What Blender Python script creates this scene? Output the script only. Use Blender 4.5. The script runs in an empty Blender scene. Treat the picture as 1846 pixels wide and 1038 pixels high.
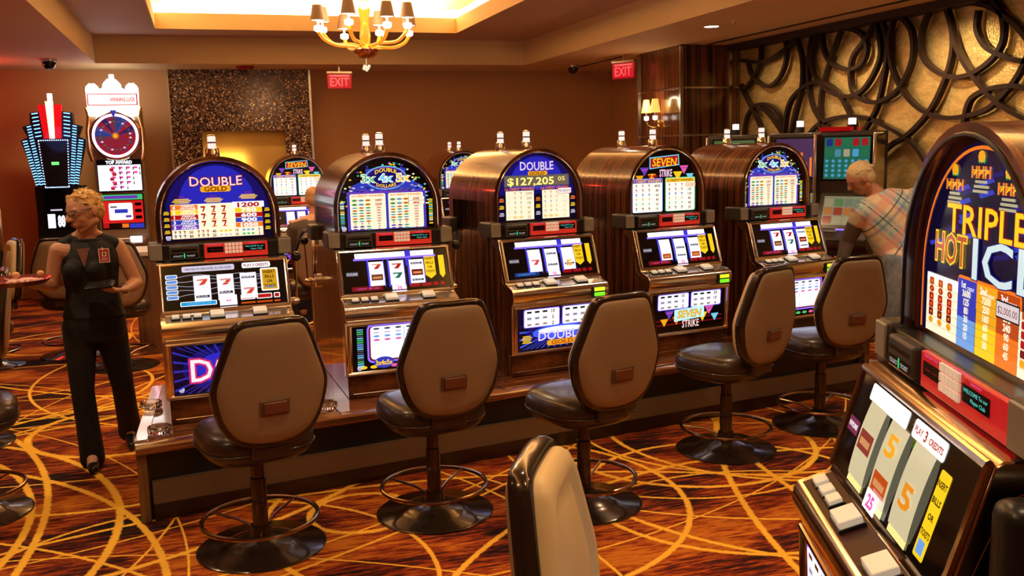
import bpy, bmesh, math, random
from mathutils import Vector, Matrix
random.seed(7)
PI = math.pi
sc = bpy.context.scene
C = sc.collection

# ---------------------------------------------------------------- camera
F = 1695.0
yaw = math.atan(551/1695.); pit = math.atan(249/1695.); roll = 0.0246
cd = bpy.data.cameras.new('camera'); cam = bpy.data.objects.new('camera', cd); C.objects.link(cam)
cd.sensor_width = 36; cd.lens = 36*F/1846; cd.clip_end = 60; cd.clip_start = .05
fw = Vector((math.sin(yaw)*math.cos(pit), math.cos(yaw)*math.cos(pit), -math.sin(pit)))
r0 = Vector((math.cos(yaw), -math.sin(yaw), 0)); u0 = r0.cross(fw)
rt = r0*math.cos(roll) - u0*math.sin(roll); up = r0*math.sin(roll) + u0*math.cos(roll)
m = Matrix((rt, up, -fw)).transposed().to_4x4(); m.translation = Vector((0, 0, 1.82))
cam.matrix_world = m
sc.camera = cam

# ---------------------------------------------------------------- world, exposure
w = bpy.data.worlds.new('world'); sc.world = w; w.use_nodes = True
w.node_tree.nodes['Background'].inputs[0].default_value = (1.0, .72, .45, 1)
w.node_tree.nodes['Background'].inputs[1].default_value = .10
sc.view_settings.view_transform = 'Standard'; sc.view_settings.look = 'None'
sc.view_settings.gamma = 1; sc.view_settings.use_curve_mapping = False
sc.view_settings.exposure = 0.0

WARM = (1.0, .70, .40)
def lamp(kind, name, loc, power, col=WARM, size=.1, rot=(0, 0, 0), spot=None, blend=.6, sizey=None):
    l = bpy.data.lights.new(name, kind); l.energy = power; l.color = col
    if kind == 'AREA':
        l.size = size
        if sizey: l.shape = 'RECTANGLE'; l.size_y = sizey
    else: l.shadow_soft_size = size
    if kind == 'SPOT': l.spot_size = spot or 1.6; l.spot_blend = blend
    o = bpy.data.objects.new(name, l); C.objects.link(o); o.location = loc; o.rotation_euler = rot
    return o
CEIL = 3.0
DOWN_FILL = [(4.97, 8.6), (5.05, 4.6), (5.0, 1.5), (-1.75, 9.5), (-1.8, 6.0), (-1.8, 2.6), (.9, 13.2), (-1.3, 12.95), (5.1, 11.6)]  # entries at the far end have no fitting, added to light that area
for (x, y) in DOWN_FILL:
    lamp('SPOT', 'downlight_or_fill', (x, y, CEIL-.03), 75 if y < 13 else 22, size=.05, spot=2.3, blend=.8)
# lamps in the tray ceiling
for (x, y) in [(-.6, 1.0), (1.6, .9), (3.6, 2.2), (1.5, 3.2), (3.6, 5.6), (-.6, 4.6), (.3, 9.0), (3.6, 9.0), (-.6, 7.4)]:
    lamp('SPOT', 'tray_lamp', (x, y, 3.30), 70, size=.06, spot=2.4, blend=.8)
# hidden cove strips light the tray ceiling
for (x, y, sx, sy) in [(1.42, 12.13, 3.5, .08), (-.54, 6.3, .08, 11.2), (3.38, 6.3, .08, 11.2)]:
    lamp('AREA', 'cove_strip', (x, y, 3.63), 150, col=(1, .68, .33), size=sx, sizey=sy, rot=(PI, 0, 0))

for (y, p) in ((5.2, 70), (6.6, 140), (8.0, 90), (9.4, 40)):  # added spots without fittings, only to brighten the gold wall
    lamp('SPOT', 'gold_wall_fill', (5.55, y, CEIL-.03), p, col=(1, .72, .40), size=.05, spot=1.5, blend=1, rot=(0, math.radians(-38), 0))

for (y, z, p) in ((7.0, 2.45, 70), (8.5, 2.15, 45), (6.0, 2.3, 30)):  # unseen narrow spots added to make bright patches on the gold wall
    v_ = Vector((6.2-4.9, .35, z-CEIL)); o_ = lamp('SPOT', 'hotspot_fill', (4.9, y-.35, CEIL-.03), p, col=(1, .78, .48), size=.04, spot=.62, blend=1); o_.rotation_euler = v_.to_track_quat('-Z', 'Y').to_euler()

# ---------------------------------------------------------------- materials
MATS = {}
def mat(name, col=(.5, .5, .5), rough=.5, metal=0, emit=None, es=1, coat=0, spec=.5, trans=0, ior=1.45, alpha=1):
    if name in MATS: return MATS[name]
    M = bpy.data.materials.new(name); M.use_nodes = True
    b = M.node_tree.nodes['Principled BSDF']
    b.inputs['Base Color'].default_value = (*col, 1); b.inputs['Roughness'].default_value = rough
    b.inputs['Metallic'].default_value = metal; b.inputs['Specular IOR Level'].default_value = spec
    b.inputs['Coat Weight'].default_value = coat; b.inputs['Coat Roughness'].default_value = .06
    b.inputs['Transmission Weight'].default_value = trans; b.inputs['IOR'].default_value = ior
    b.inputs['Alpha'].default_value = alpha
    if emit: b.inputs['Emission Color'].default_value = (*emit, 1); b.inputs['Emission Strength'].default_value = es
    MATS[name] = M; return M
def nt(M): t = M.node_tree; return t, t.nodes['Principled BSDF']
def N(t, typ, **k):
    n = t.nodes.new(typ)
    for a, b in k.items():
        if a[0] == 'i' and a[1:].isdigit():
            n.inputs[int(a[1:])].default_value = b
        else: setattr(n, a, b)
    return n
def ramp(t, fac, stops, interp='LINEAR'):
    n = t.nodes.new('ShaderNodeValToRGB'); n.color_ramp.interpolation = interp
    e = n.color_ramp.elements
    while len(e) < len(stops): e.new(.5)
    for k, (p, c) in enumerate(stops): e[k].position = p; e[k].color = (*c, 1)
    t.links.new(fac, n.inputs[0]); return n.outputs[0]
def srgb(r, g, b):
    f = lambda c: (c/255/12.92) if c/255 <= .04045 else ((c/255+.055)/1.055)**2.4
    return (f(r), f(g), f(b))
LIT = {}
def lit(r, g, b, es=1.0):
    """ink on a backlit glass panel"""
    k = (r, g, b, es)
    if k not in LIT:
        c = srgb(r, g, b)
        LIT[k] = mat('backlit_ink_%d' % len(LIT), col=tuple(v*.25 for v in c), rough=.12, emit=c, es=es)
    return LIT[k]

def wood_mat(name, cols, scale=(26, 3, .5), rough=.22, coat=.6, axis='x'):
    M = mat(name, rough=rough, coat=coat); t, b = nt(M)
    tc = N(t, 'ShaderNodeTexCoord'); mp = N(t, 'ShaderNodeMapping')
    mp.inputs['Scale'].default_value = scale
    t.links.new(tc.outputs['Object'], mp.inputs[0])
    n1 = N(t, 'ShaderNodeTexNoise'); n1.inputs['Scale'].default_value = 1.0; n1.inputs['Detail'].default_value = 5; n1.inputs['Roughness'].default_value = .65
    t.links.new(mp.outputs[0], n1.inputs['Vector'])
    t.links.new(ramp(t, n1.outputs['Fac'], [(.32, cols[0]), (.47, cols[1]), (.55, cols[2]), (.68, cols[1])]), b.inputs['Base Color'])
    return M
wood_v = wood_mat('macassar_wood_upright', [(.012, .005, .003), (.07, .022, .009), (.19, .06, .02)], scale=(30, 30, .4))
wood_y = wood_mat('macassar_wood_cabinet', [(.012, .005, .003), (.055, .017, .008), (.22, .07, .022)], scale=(.8, 55, .8))
wood_c = wood_mat('macassar_wood_counter', [(.02, .008, .004), (.10, .032, .012), (.25, .085, .03)], scale=(.8, 28, 28), rough=.15)
wood_d = wood_mat('dark_wood', [(.02, .01, .006), (.05, .022, .012), (.09, .04, .02)], scale=(30, 30, .6), rough=.3)
wood_n = wood_mat('brown_wood_end', [(.07, .03, .015), (.13, .058, .028), (.18, .085, .04)], scale=(14, 14, .6), rough=.35)
chrome = mat('chrome', (.90, .85, .82), .14, 1)
gold_chrome = mat('warm_chrome', (.78, .6, .45), .16, 1)
bronze = mat('bronze_lacquer', (.05, .030, .021), .20, .6, coat=.35)
brass_ring = mat('bronze_tube', (.35, .22, .13), .22, 1)
black = mat('black_plastic', (.012, .012, .013), .35)
blackg = mat('black_glass', (.006, .006, .008), .06, coat=.4)
greyp = mat('grey_plastic', (.055, .05, .048), .45)
mesh_m = mat('speaker_mesh', (.30, .29, .28), .55, .3)
tan = mat('tan_vinyl', (.28, .19, .115), .5)
tan_l = mat('tan_vinyl_front', (.66, .50, .27), .42)
leather = mat('brown_leather', (.040, .024, .018), .30, coat=.15)
handle_m = mat('handle_wood', (.16, .055, .03), .35)
white_pl = mat('cream_plastic', (.75, .70, .60), .4, emit=(1, .9, .7), es=.25)
skin = mat('skin', (.58, .29, .175), .5); t_, b_ = nt(skin); b_.inputs['Subsurface Weight'].default_value = .08; b_.inputs['Subsurface Radius'].default_value = (.02, .008, .005)
skin2 = mat('skin_ruddy', (.55, .25, .15), .5)
blackcloth = mat('black_cloth', (.010, .009, .010), .75)
glass = mat('clear_glass', (1, 1, 1), .03, trans=1, ior=1.45)
plaster = mat('ceiling_plaster', (.66, .47, .24), .7)
plaster_up = mat('tray_panel_plaster', (.50, .36, .27), .7)
wallp = mat('wall_paint', (.50, .255, .095), .6)
amberwall = mat('niche_paint', (.70, .42, .10), .7)
steel = mat('brushed_steel', (.72, .66, .60), .25, 1)
light_w = mat('lamp_glow', (1, 1, 1), .5, emit=(1, .86, .62), es=9)
cove_w = mat('cove_light', (1, 1, 1), .5, emit=(1, .80, .50), es=5)

# mosaic
mosaic = mat('glass_mosaic', rough=.18, metal=.15); t, b = nt(mosaic)
tc = N(t, 'ShaderNodeTexCoord'); sc1 = N(t, 'ShaderNodeVectorMath', operation='SCALE'); sc1.inputs[3].default_value = 58
t.links.new(tc.outputs['Object'], sc1.inputs[0])
fl = N(t, 'ShaderNodeVectorMath', operation='FLOOR'); t.links.new(sc1.outputs[0], fl.inputs[0])
wn = N(t, 'ShaderNodeTexWhiteNoise'); t.links.new(fl.outputs[0], wn.inputs['Vector'])
t.links.new(ramp(t, wn.outputs['Value'], [(0, (.035, .014, .010)), (.3, (.10, .042, .025)), (.55, (.22, .11, .055)), (.8, (.45, .27, .12)), (.95, (.95, .8, .55))], 'CONSTANT'), b.inputs['Base Color'])
mr = N(t, 'ShaderNodeMapRange'); mr.inputs['To Min'].default_value = .08; mr.inputs['To Max'].default_value = .5
t.links.new(wn.outputs['Value'], mr.inputs[0]); t.links.new(mr.outputs[0], b.inputs['Roughness'])
nm = N(t, 'ShaderNodeBump'); nm.inputs['Strength'].default_value = .6; nm.inputs['Distance'].default_value = .01
t.links.new(wn.outputs['Value'], nm.inputs['Height']); t.links.new(nm.outputs[0], b.inputs['Normal'])

# gold leaf
goldleaf = mat('gold_leaf', (.62, .42, .16), .34, .75); t, b = nt(goldleaf)
tc = N(t, 'ShaderNodeTexCoord'); n1 = N(t, 'ShaderNodeTexNoise'); n1.inputs['Scale'].default_value = 9; n1.inputs['Detail'].default_value = 8; n1.inputs['Roughness'].default_value = .8
mp = N(t, 'ShaderNodeMapping'); mp.inputs['Scale'].default_value = (1, 1.0, 2.6)
t.links.new(tc.outputs['Object'], mp.inputs[0]); t.links.new(mp.outputs[0], n1.inputs['Vector'])
t.links.new(ramp(t, n1.outputs['Fac'], [(.3, (.48, .33, .11)), (.55, (.78, .58, .24)), (.75, (1.0, .82, .42))]), b.inputs['Base Color'])
n2 = N(t, 'ShaderNodeTexNoise'); n2.inputs['Scale'].default_value = 70; n2.inputs['Detail'].default_value = 4
t.links.new(tc.outputs['Object'], n2.inputs['Vector'])
nm = N(t, 'ShaderNodeBump'); nm.inputs['Strength'].default_value = .55; nm.inputs['Distance'].default_value = .01
t.links.new(n2.outputs['Fac'], nm.inputs['Height']); t.links.new(nm.outputs[0], b.inputs['Normal'])

# carpet
carpet = mat('patterned_carpet', rough=.9, spec=.15); t, b = nt(carpet)
geo = N(t, 'ShaderNodeTexCoord'); P = geo.outputs['Object']
nw = N(t, 'ShaderNodeTexNoise'); nw.inputs['Scale'].default_value = 38; nw.inputs['Detail'].default_value = 1
t.links.new(P, nw.inputs['Vector'])
wob = N(t, 'ShaderNodeMath', operation='MULTIPLY_ADD'); wob.inputs[1].default_value = .020; wob.inputs[2].default_value = -.010
t.links.new(nw.outputs['Fac'], wob.inputs[0])
RINGS = [(-5.098, 4.952, 4.216, .022), (-2.683, 4.917, 2.17, .024), (-2.943, 3.977, 2.689, .020), (-.19, 3.975, 1.074, .013), (-.597, 6.751, .611, .028), (-.618, 6.305, 1.133, .020),
         (-3.198, 5.028, 2.245, .022), (.429, 8.362, 1.857, .014), (-2.861, 2.253, 3.195, .012), (-1.587, 7.389, 3.263, .022), (3.571, 4.7, 1.777, .018), (2.591, 4.205, .808, .018),
         (1.247, 4.493, 1.079, .018), (2.67, 5.142, 1.028, .012), (3.451, 5.183, 1.089, .018), (3.245, 5.325, 1.048, .014), (2.425, 3.227, 1.267, .012), (8.346, 3.575, 5.498, .02),
         (2.735, 5.026, .774, .020), (2.841, 2.286, 2.409, .018), (.668, 4.632, .265, .02), (-4.661, 8.752, 9.77, .02), (-1.441, 10.353, .63, .02),
         (-6.5, 13.0, 8.0, .02), (-1.2, 16.0, 8.6, .02), (-3.0, 12.2, 5.6, .022), (1.5, 11.5, 4.4, .016), (-4.4, 10.6, 4.6, .014), (9.5, 10.2, 6.2, .022), (8.6, 2.0, 6.4, .02), (7.0, 9.0, 3.6, .016),
         (.5, .5, 4.5, .016), (-1.5, 8.2, 1.0, .016), (6.0, 5.0, 1.5, .016)]
R_ = random.Random(11)
for k in range(18):
    a = R_.uniform(0, 2*PI); r = R_.uniform(5, 12); qx = R_.uniform(-2.2, 1.5); qy = R_.uniform(3.5, 8.5)
    RINGS.append((qx+r*math.cos(a)*.35, qy+r*math.sin(a), r*math.hypot(.35*math.cos(a), math.sin(a)), R_.uniform(.006, .011)))
acc = None
for (cx, cy, r, wd) in RINGS:
    d = N(t, 'ShaderNodeVectorMath', operation='DISTANCE'); d.inputs[1].default_value = (cx, cy, 0)
    t.links.new(P, d.inputs[0])
    s = N(t, 'ShaderNodeMath', operation='SUBTRACT'); s.inputs[1].default_value = r; t.links.new(d.outputs['Value'], s.inputs[0])
    a = N(t, 'ShaderNodeMath', operation='ABSOLUTE'); t.links.new(s.outputs[0], a.inputs[0])
    q = N(t, 'ShaderNodeMath', operation='DIVIDE'); q.inputs[1].default_value = wd; t.links.new(a.outputs[0], q.inputs[0])
    if acc is None: acc = q.outputs[0]
    else:
        mn = N(t, 'ShaderNodeMath', operation='SMOOTH_MIN'); mn.inputs[2].default_value = .35
        t.links.new(acc, mn.inputs[0]); t.links.new(q.outputs[0], mn.inputs[1]); acc = mn.outputs[0]
wsc = N(t, 'ShaderNodeMath', operation='MULTIPLY_ADD'); wsc.inputs[1].default_value = .9; t.links.new(nw.outputs['Fac'], wsc.inputs[0]); t.links.new(acc, wsc.inputs[2])
line = N(t, 'ShaderNodeMapRange', interpolation_type='SMOOTHSTEP'); line.inputs[1].default_value = 1.55; line.inputs[2].default_value = 1.0
t.links.new(wsc.outputs[0], line.inputs[0])
# streaked ground colours
mp = N(t, 'ShaderNodeMapping'); mp.inputs['Rotation'].default_value = (0, 0, 1.15); mp.inputs['Scale'].default_value = (2.6, 20, 1)
t.links.new(P, mp.inputs[0])
n1 = N(t, 'ShaderNodeTexNoise'); n1.inputs['Scale'].default_value = 2.2; n1.inputs['Detail'].default_value = 4; n1.inputs['Roughness'].default_value = .75
t.links.new(mp.outputs[0], n1.inputs['Vector'])
mp2 = N(t, 'ShaderNodeMapping'); mp2.inputs['Rotation'].default_value = (0, 0, .95); mp2.inputs['Scale'].default_value = (.7, 1.7, 1)
t.links.new(P, mp2.inputs[0])
n2 = N(t, 'ShaderNodeTexNoise'); n2.inputs['Scale'].default_value = 1.5; n2.inputs['Detail'].default_value = 2
t.links.new(mp2.outputs[0], n2.inputs['Vector'])
ad = N(t, 'ShaderNodeMath', operation='MULTIPLY_ADD'); ad.inputs[1].default_value = .9
t.links.new(n2.outputs['Fac'], ad.inputs[0]); t.links.new(n1.outputs['Fac'], ad.inputs[2])
ad2 = N(t, 'ShaderNodeMath', operation='MULTIPLY'); ad2.inputs[1].default_value = .62; t.links.new(ad.outputs[0], ad2.inputs[0])
base = ramp(t, ad2.outputs[0], [(.50, (.012, .006, .007)), (.55, (.09, .014, .008)), (.61, (.32, .045, .010)), (.69, (.60, .19, .018))])
mx = N(t, 'ShaderNodeMix', data_type='RGBA'); mx.inputs['B'].default_value = (1.0, .56, .06, 1)
t.links.new(line.outputs[0], mx.inputs['Factor']); t.links.new(base, mx.inputs['A'])
t.links.new(mx.outputs['Result'], b.inputs['Base Color'])
nf = N(t, 'ShaderNodeTexNoise'); nf.inputs['Scale'].default_value = 350
t.links.new(P, nf.inputs['Vector']); nm = N(t, 'ShaderNodeBump'); nm.inputs['Strength'].default_value = .4; nm.inputs['Distance'].default_value = .005
t.links.new(nf.outputs['Fac'], nm.inputs['Height']); t.links.new(nm.outputs[0], b.inputs['Normal'])

# ---------------------------------------------------------------- mesh builder
TC = {}
def glyphs(s, off=0.0, shear=0.0):
    k = (s, off, shear)
    if k not in TC:
        cu = bpy.data.curves.new('t', 'FONT'); cu.body = s; cu.size = 1; cu.offset = off; cu.shear = shear; cu.resolution_u = 2
        cu.align_x = 'LEFT'; cu.fill_mode = 'FRONT'
        ob = bpy.data.objects.new('t', cu)
        me = bpy.data.meshes.new_from_object(ob)
        vs = [v.co.copy() for v in me.vertices]; fs = [tuple(p.vertices) for p in me.polygons]
        bpy.data.objects.remove(ob); bpy.data.curves.remove(cu); bpy.data.meshes.remove(me)
        if vs:
            x0 = min(v.x for v in vs); x1 = max(v.x for v in vs); y0 = min(v.y for v in vs); y1 = max(v.y for v in vs)
        else: x0 = y0 = 0; x1 = y1 = 1
        TC[k] = (vs, fs, x0, x1, y0, y1)
    return TC[k]

class MB:
    def __init__(s): s.v = []; s.f = []; s.m = []; s.mats = []
    def mi(s, M):
        if M not in s.mats: s.mats.append(M)
        return s.mats.index(M)
    def add(s, vs, fs, M=None, T=None):
        o = len(s.v); k = s.mi(M) if M else 0
        s.v += [tuple(T @ Vector(v)) if T else tuple(v) for v in vs]
        for f in fs: s.f.append(tuple(i+o for i in f)); s.m.append(k)
        return s
    def box(s, x0, x1, y0, y1, z0, z1, M=None, T=None):
        vs = [(x, y, z) for z in (z0, z1) for y in (y0, y1) for x in (x0, x1)]
        return s.add(vs, [(0, 2, 3, 1), (4, 5, 7, 6), (0, 1, 5, 4), (2, 6, 7, 3), (0, 4, 6, 2), (1, 3, 7, 5)], M, T)
    def prism(s, poly, a, b, axis='x', M=None, T=None):
        """poly in the plane across axis, extruded from a to b"""
        def P(p, d):
            return {'x': (d, p[0], p[1]), 'y': (p[0], d, p[1]), 'z': (p[0], p[1], d)}[axis]
        n = len(poly); vs = [P(p, a) for p in poly]+[P(p, b) for p in poly]
        fs = [tuple(range(n))[::-1], tuple(range(n, 2*n))]+[(i, (i+1) % n, n+(i+1) % n, n+i) for i in range(n)]
        return s.add(vs, fs, M, T)
    def loft(s, rings, M=None, T=None, caps=True, closed=True):
        n = len(rings[0]); vs = [p for r in rings for p in r]; fs = []
        for j in range(len(rings)-1):
            for i in range(n if closed else n-1):
                a = j*n+i; b = j*n+(i+1) % n; fs.append((a, b, b+n, a+n))
        if caps: fs.append(tuple(range(n))[::-1]); fs.append(tuple(range((len(rings)-1)*n, len(rings)*n)))
        return s.add(vs, fs, M, T)
    def lathe(s, prof, M=None, T=None, n=24, c=(0, 0, 0), caps=True):
        rings = [[(c[0]+r*math.cos(2*PI*i/n), c[1]+r*math.sin(2*PI*i/n), c[2]+z) for i in range(n)] for r, z in prof]
        return s.loft(rings, M, T, caps=caps)
    def tube(s, pts, r, M=None, T=None, n=10, closed=False):
        pts = [Vector(p) for p in pts]; rings = []; k = len(pts)
        rr = r if isinstance(r, (list, tuple)) else [r]*k
        nrm = None
        for i, p in enumerate(pts):
            a = pts[(i-1) % k] if (closed or i > 0) else p
            b = pts[(i+1) % k] if (closed or i < k-1) else p
            tn = (b-a).normalized()
            if nrm is None:
                nrm = tn.cross(Vector((0, 0, 1)))
                if nrm.length < .1: nrm = tn.cross(Vector((0, 1, 0)))
            nrm = (nrm - tn*nrm.dot(tn)).normalized(); bn = tn.cross(nrm)
            rings.append([tuple(p+(nrm*math.cos(2*PI*j/n)+bn*math.sin(2*PI*j/n))*rr[i]) for j in range(n)])
        if closed: rings.append(rings[0]); return s.loft(rings, M, T, caps=False)
        return s.loft(rings, M, T)
    def sphere(s, c, r, M=None, T=None, n=16, sz=(1, 1, 1)):
        prof = [(math.sin(PI*j/(n//2)), -math.cos(PI*j/(n//2))) for j in range(1, n//2)]
        rings = [[(c[0]+q*r*sz[0]*math.cos(2*PI*i/n), c[1]+q*r*sz[1]*math.sin(2*PI*i/n), c[2]+z*r*sz[2]) for i in range(n)] for q, z in prof]
        o = [(c[0], c[1], c[2]-r*sz[2])]; top = [(c[0], c[1], c[2]+r*sz[2])]
        vs = o+[p for q in rings for p in q]+top; fs = []; k = len(rings)
        for i in range(n): fs.append((0, 1+(i+1) % n, 1+i)); fs.append((1+k*n, 1+(k-1)*n+i, 1+(k-1)*n+(i+1) % n))
        for j in range(k-1):
            for i in range(n): a = 1+j*n+i; b = 1+j*n+(i+1) % n; fs.append((a, b, b+n, a+n))
        return s.add(vs, fs, M, T)
    def cap(s, p, r, q, r2, n=14):
        """tapered capsule between two joints"""
        p = Vector(p); q = Vector(q); d = q-p; L = d.length
        if L < 1e-5: return s.sphere(p, r, n=n)
        R = Vector((0, 0, 1)).rotation_difference(d).to_matrix().to_4x4(); R.translation = p
        prof = [(r*math.sin(a), -r*math.cos(a)) for a in (.15, .5, .9, 1.25, PI/2)]+[(r2*math.cos(a), L+r2*math.sin(a)) for a in (0, .35, .7, 1.05, 1.4)]
        return s.lathe(prof, T=R, n=n)
    def build(s, name, M=None, parent=None, bevel=0, smooth=True, ang=35, seg=2, loc=None):
        me = bpy.data.meshes.new(name); me.from_pydata(s.v, [], s.f)
        if M: me.materials.append(M)
        for q in s.mats: me.materials.append(q)
        if s.mats and not M: me.polygons.foreach_set('material_index', s.m)
        bm = bmesh.new(); bm.from_mesh(me); bmesh.ops.recalc_face_normals(bm, faces=bm.faces); bm.to_mesh(me); bm.free()
        if smooth:
            me.polygons.foreach_set('use_smooth', [True]*len(me.polygons)); me.set_sharp_from_angle(angle=math.radians(ang))
        o = bpy.data.objects.new(name, me); C.objects.link(o)
        if parent: o.parent = parent
        if loc: o.location = loc
        if bevel:
            bv = o.modifiers.new('bevel', 'BEVEL'); bv.width = bevel; bv.segments = seg; bv.limit_method = 'ANGLE'; bv.angle_limit = math.radians(40)
        return o

class Art:
    """printing on a flat lit panel: u right, v up, thin layers"""
    def __init__(s, o, u, v, step=.0006):
        s.mb = MB(); s.o = Vector(o); s.u = Vector(u).normalized(); s.v = Vector(v).normalized(); s.n = s.u.cross(s.v); s.step = step; s.L = 1
    def P(s, a, b, l): return tuple(s.o+s.u*a+s.v*b+s.n*(s.step*l))
    def poly(s, pts, M, l=1): s.mb.add([s.P(a, b, l) for a, b in pts], [tuple(range(len(pts)))], M); return s
    def rect(s, a, b, c, d, M, l=1): return s.poly([(a, b), (c, b), (c, d), (a, d)], M, l)
    def rrect(s, a, b, c, d, M, l=1, r=.01):
        pts = []
        for (x, y, q) in ((c-r, b+r, -PI/2), (c-r, d-r, 0), (a+r, d-r, PI/2), (a+r, b+r, PI)):
            for k in range(4): an = q+k*PI/6; pts.append((x+r*math.cos(an), y+r*math.sin(an)))
        return s.poly(pts, M, l)
    def ell(s, a, b, ra, rb, M, l=1, n=20): return s.poly([(a+ra*math.cos(2*PI*k/n), b+rb*math.sin(2*PI*k/n)) for k in range(n)], M, l)
    def tri(s, a, b, w, M, l=2): return s.poly([(a-w/2, b+w*.35), (a, b-w*.45), (a+w/2, b+w*.35)], M, l)
    def text(s, t, a, b, h, M, l=3, wd=None, off=0.0, shear=0.0, arc=0.0, maxw=None):
        vs, fs, x0, x1, y0, y1 = glyphs(t, off, shear)
        if not vs: return s
        e = off
        cap = .73; k = h/cap; kx = k
        W = (x1-x0)
        if wd: kx = wd/W
        elif maxw and W*k > maxw: kx = maxw/W
        xm = (x0+x1)/2; out = []
        for v in vs:
            X = (v.x-xm)*kx; Y = (v.y-cap/2)*k
            if arc: Y -= arc*(X*X)
            out.append(s.P(a+X, b+Y, l))
        s.mb.add(out, fs, M); return s
    def otext(s, t, a, b, h, M, O, l=3, wd=None, ow=.03, shear=0.0, arc=0.0):
        vs, fs, x0, x1, y0, y1 = glyphs(t, .01, shear)
        if wd is None: wd = (x1-x0)*h/.73
        s.text(t, a, b, h, O, l, wd=wd*(1+2*ow/(x1-x0)), off=ow+.01, shear=shear, arc=arc)
        return s.text(t, a, b, h, M, l+1, wd=wd, off=.01, shear=shear, arc=arc)
    def seven(s, a, b, h, M, l=3):
        w = h*.8
        p = [(-.5, .5), (.5, .5), (.5, .3), (.12, -.5), (-.2, -.5), (.12, .2), (-.5, .2)]
        return s.poly([(a+x*w, b+y*h) for x, y in p], M, l)
    def bar(s, a, b, w, h, M, T, l=3, t='BAR'):
        s.rect(a-w/2, b-h/2, a+w/2, b+h/2, M, l); return s.text(t, a, b, h*.6, T, l+1, wd=w*.8, off=.02)
    def done(s, name, parent): return s.mb.build(name, None, parent, smooth=False)

def empty(name, loc=(0, 0, 0), rz=0):
    o = bpy.data.objects.new(name, None); C.objects.link(o); o.location = loc; o.rotation_euler = (0, 0, rz); o.empty_display_size = .1
    return o
def tag(o, label, cat, group=None, kind=None):
    if label: o['label'] = label
    if cat: o['category'] = cat
    if group: o['group'] = group
    if kind: o['kind'] = kind
    return o
def struct(o): o['kind'] = 'structure'; return o
def kids(o): return [c for c in bpy.data.objects if c.parent == o]
def copy_tree(o, parent=None):
    ch = kids(o); c = o.copy(); C.objects.link(c); c.parent = parent
    for k in ch: copy_tree(k, c)
    return c

# ---------------------------------------------------------------- room shell
struct(MB().box(-6, 6.4, -3, 14.2, -.1, 0).build('floor', carpet, smooth=False))
struct(MB().box(-6, 6.4, 13.9, 14.1, 0, 4).build('wall_back', wallp, smooth=False))
struct(MB().box(-6.1, -6, -3, 14, 0, 4).build('wall_left', wallp, smooth=False))
struct(MB().box(-6, 6.4, -3.1, -3, 0, 4).build('wall_front', wallp, smooth=False))
mb = MB(); mb.box(6.28, 6.4, 11.3, 14, 0, CEIL, wallp); mb.box(6.28, 6.4, -3, 10.2, 0, CEIL, goldleaf)
struct(mb.build('wall_right', None, smooth=False))
# ceiling: low soffit with a stepped tray
OX0, OX1, OY0, OY1 = -1.14, 4.46, -1.6, 12.87
IX0, IX1, IY1 = -.41, 3.25, 12.0
mb = MB()
mb.box(-6, OX0, -3, 14.1, CEIL, 3.4, plaster); mb.box(OX1, 6.4, -3, 14.1, CEIL, 3.4, plaster)
mb.box(OX0, OX1, OY1, 14.1, CEIL, 3.4, plaster); mb.box(OX0, OX1, -3, OY0, CEIL, 3.4, plaster)
struct(mb.build('ceiling', None, smooth=False))
mb = MB()
mb.box(OX0, IX0, OY0, OY1, 3.33, 3.48, plaster_up); mb.box(IX1, OX1, OY0, OY1, 3.33, 3.48, plaster_up)
mb.box(IX0, IX1, IY1, OY1, 3.33, 3.48, plaster_up); mb.box(IX0, IX1, OY0, -.6, 3.33, 3.48, plaster_up)
struct(mb.build('ceiling_tray', None, smooth=False))
mb = MB()   # raised middle above the cove
X0, X1, Y0, Y1 = IX0-.3, IX1+.3, -.9, IY1+.3
mb.box(X0, X1, Y0, Y1, 3.85, 3.9, plaster)
mb.box(X0-.05, X0, Y0, Y1, 3.4, 3.9, plaster); mb.box(X1, X1+.05, Y0, Y1, 3.4, 3.9, plaster); mb.box(X0, X1, Y1, Y1+.05, 3.4, 3.9, plaster); mb.box(X0, X1, Y0-.05, Y0, 3.4, 3.9, plaster)
struct(mb.build('ceiling_middle', None, smooth=False))
mb = MB()   # lip of the tray
for (a, b_, c, d) in ((IX0+.001, IX0+.02, -.6, IY1-.001), (IX1-.02, IX1-.001, -.6, IY1-.001), (IX0+.021, IX1-.021, IY1-.02, IY1-.001)):
    mb.box(a, b_, c, d, 3.315, 3.50)
struct(mb.build('trim_1', plaster))
mb = MB()   # glowing strip lying in the cove
for (a, b_, c, d) in ((IX0-.16, IX0-.06, -.6, IY1+.2), (IX1+.06, IX1+.16, -.6, IY1+.2), (IX0-.1, IX1+.1, IY1+.08, IY1+.18)):
    mb.box(a, b_, c, d, 3.485, 3.62)
tag(mb.build('cove_light_strip', cove_w, smooth=False), 'glowing warm white light strip around the inside of the ceiling tray', 'light')
# ceiling slots on the right
mb = MB(); mb.box(5.78, 5.83, 0, 10.1, 2.992, 3.001); mb.box(5.35, 5.39, 11.6, 13.2, 2.992, 3.001); mb.box(6.1, 6.28, -2, 10.18, 2.93, 3.001)
struct(mb.build('trim_2', mat('slot_shadow_gap', (.03, .018, .01), .6), smooth=False))
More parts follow.
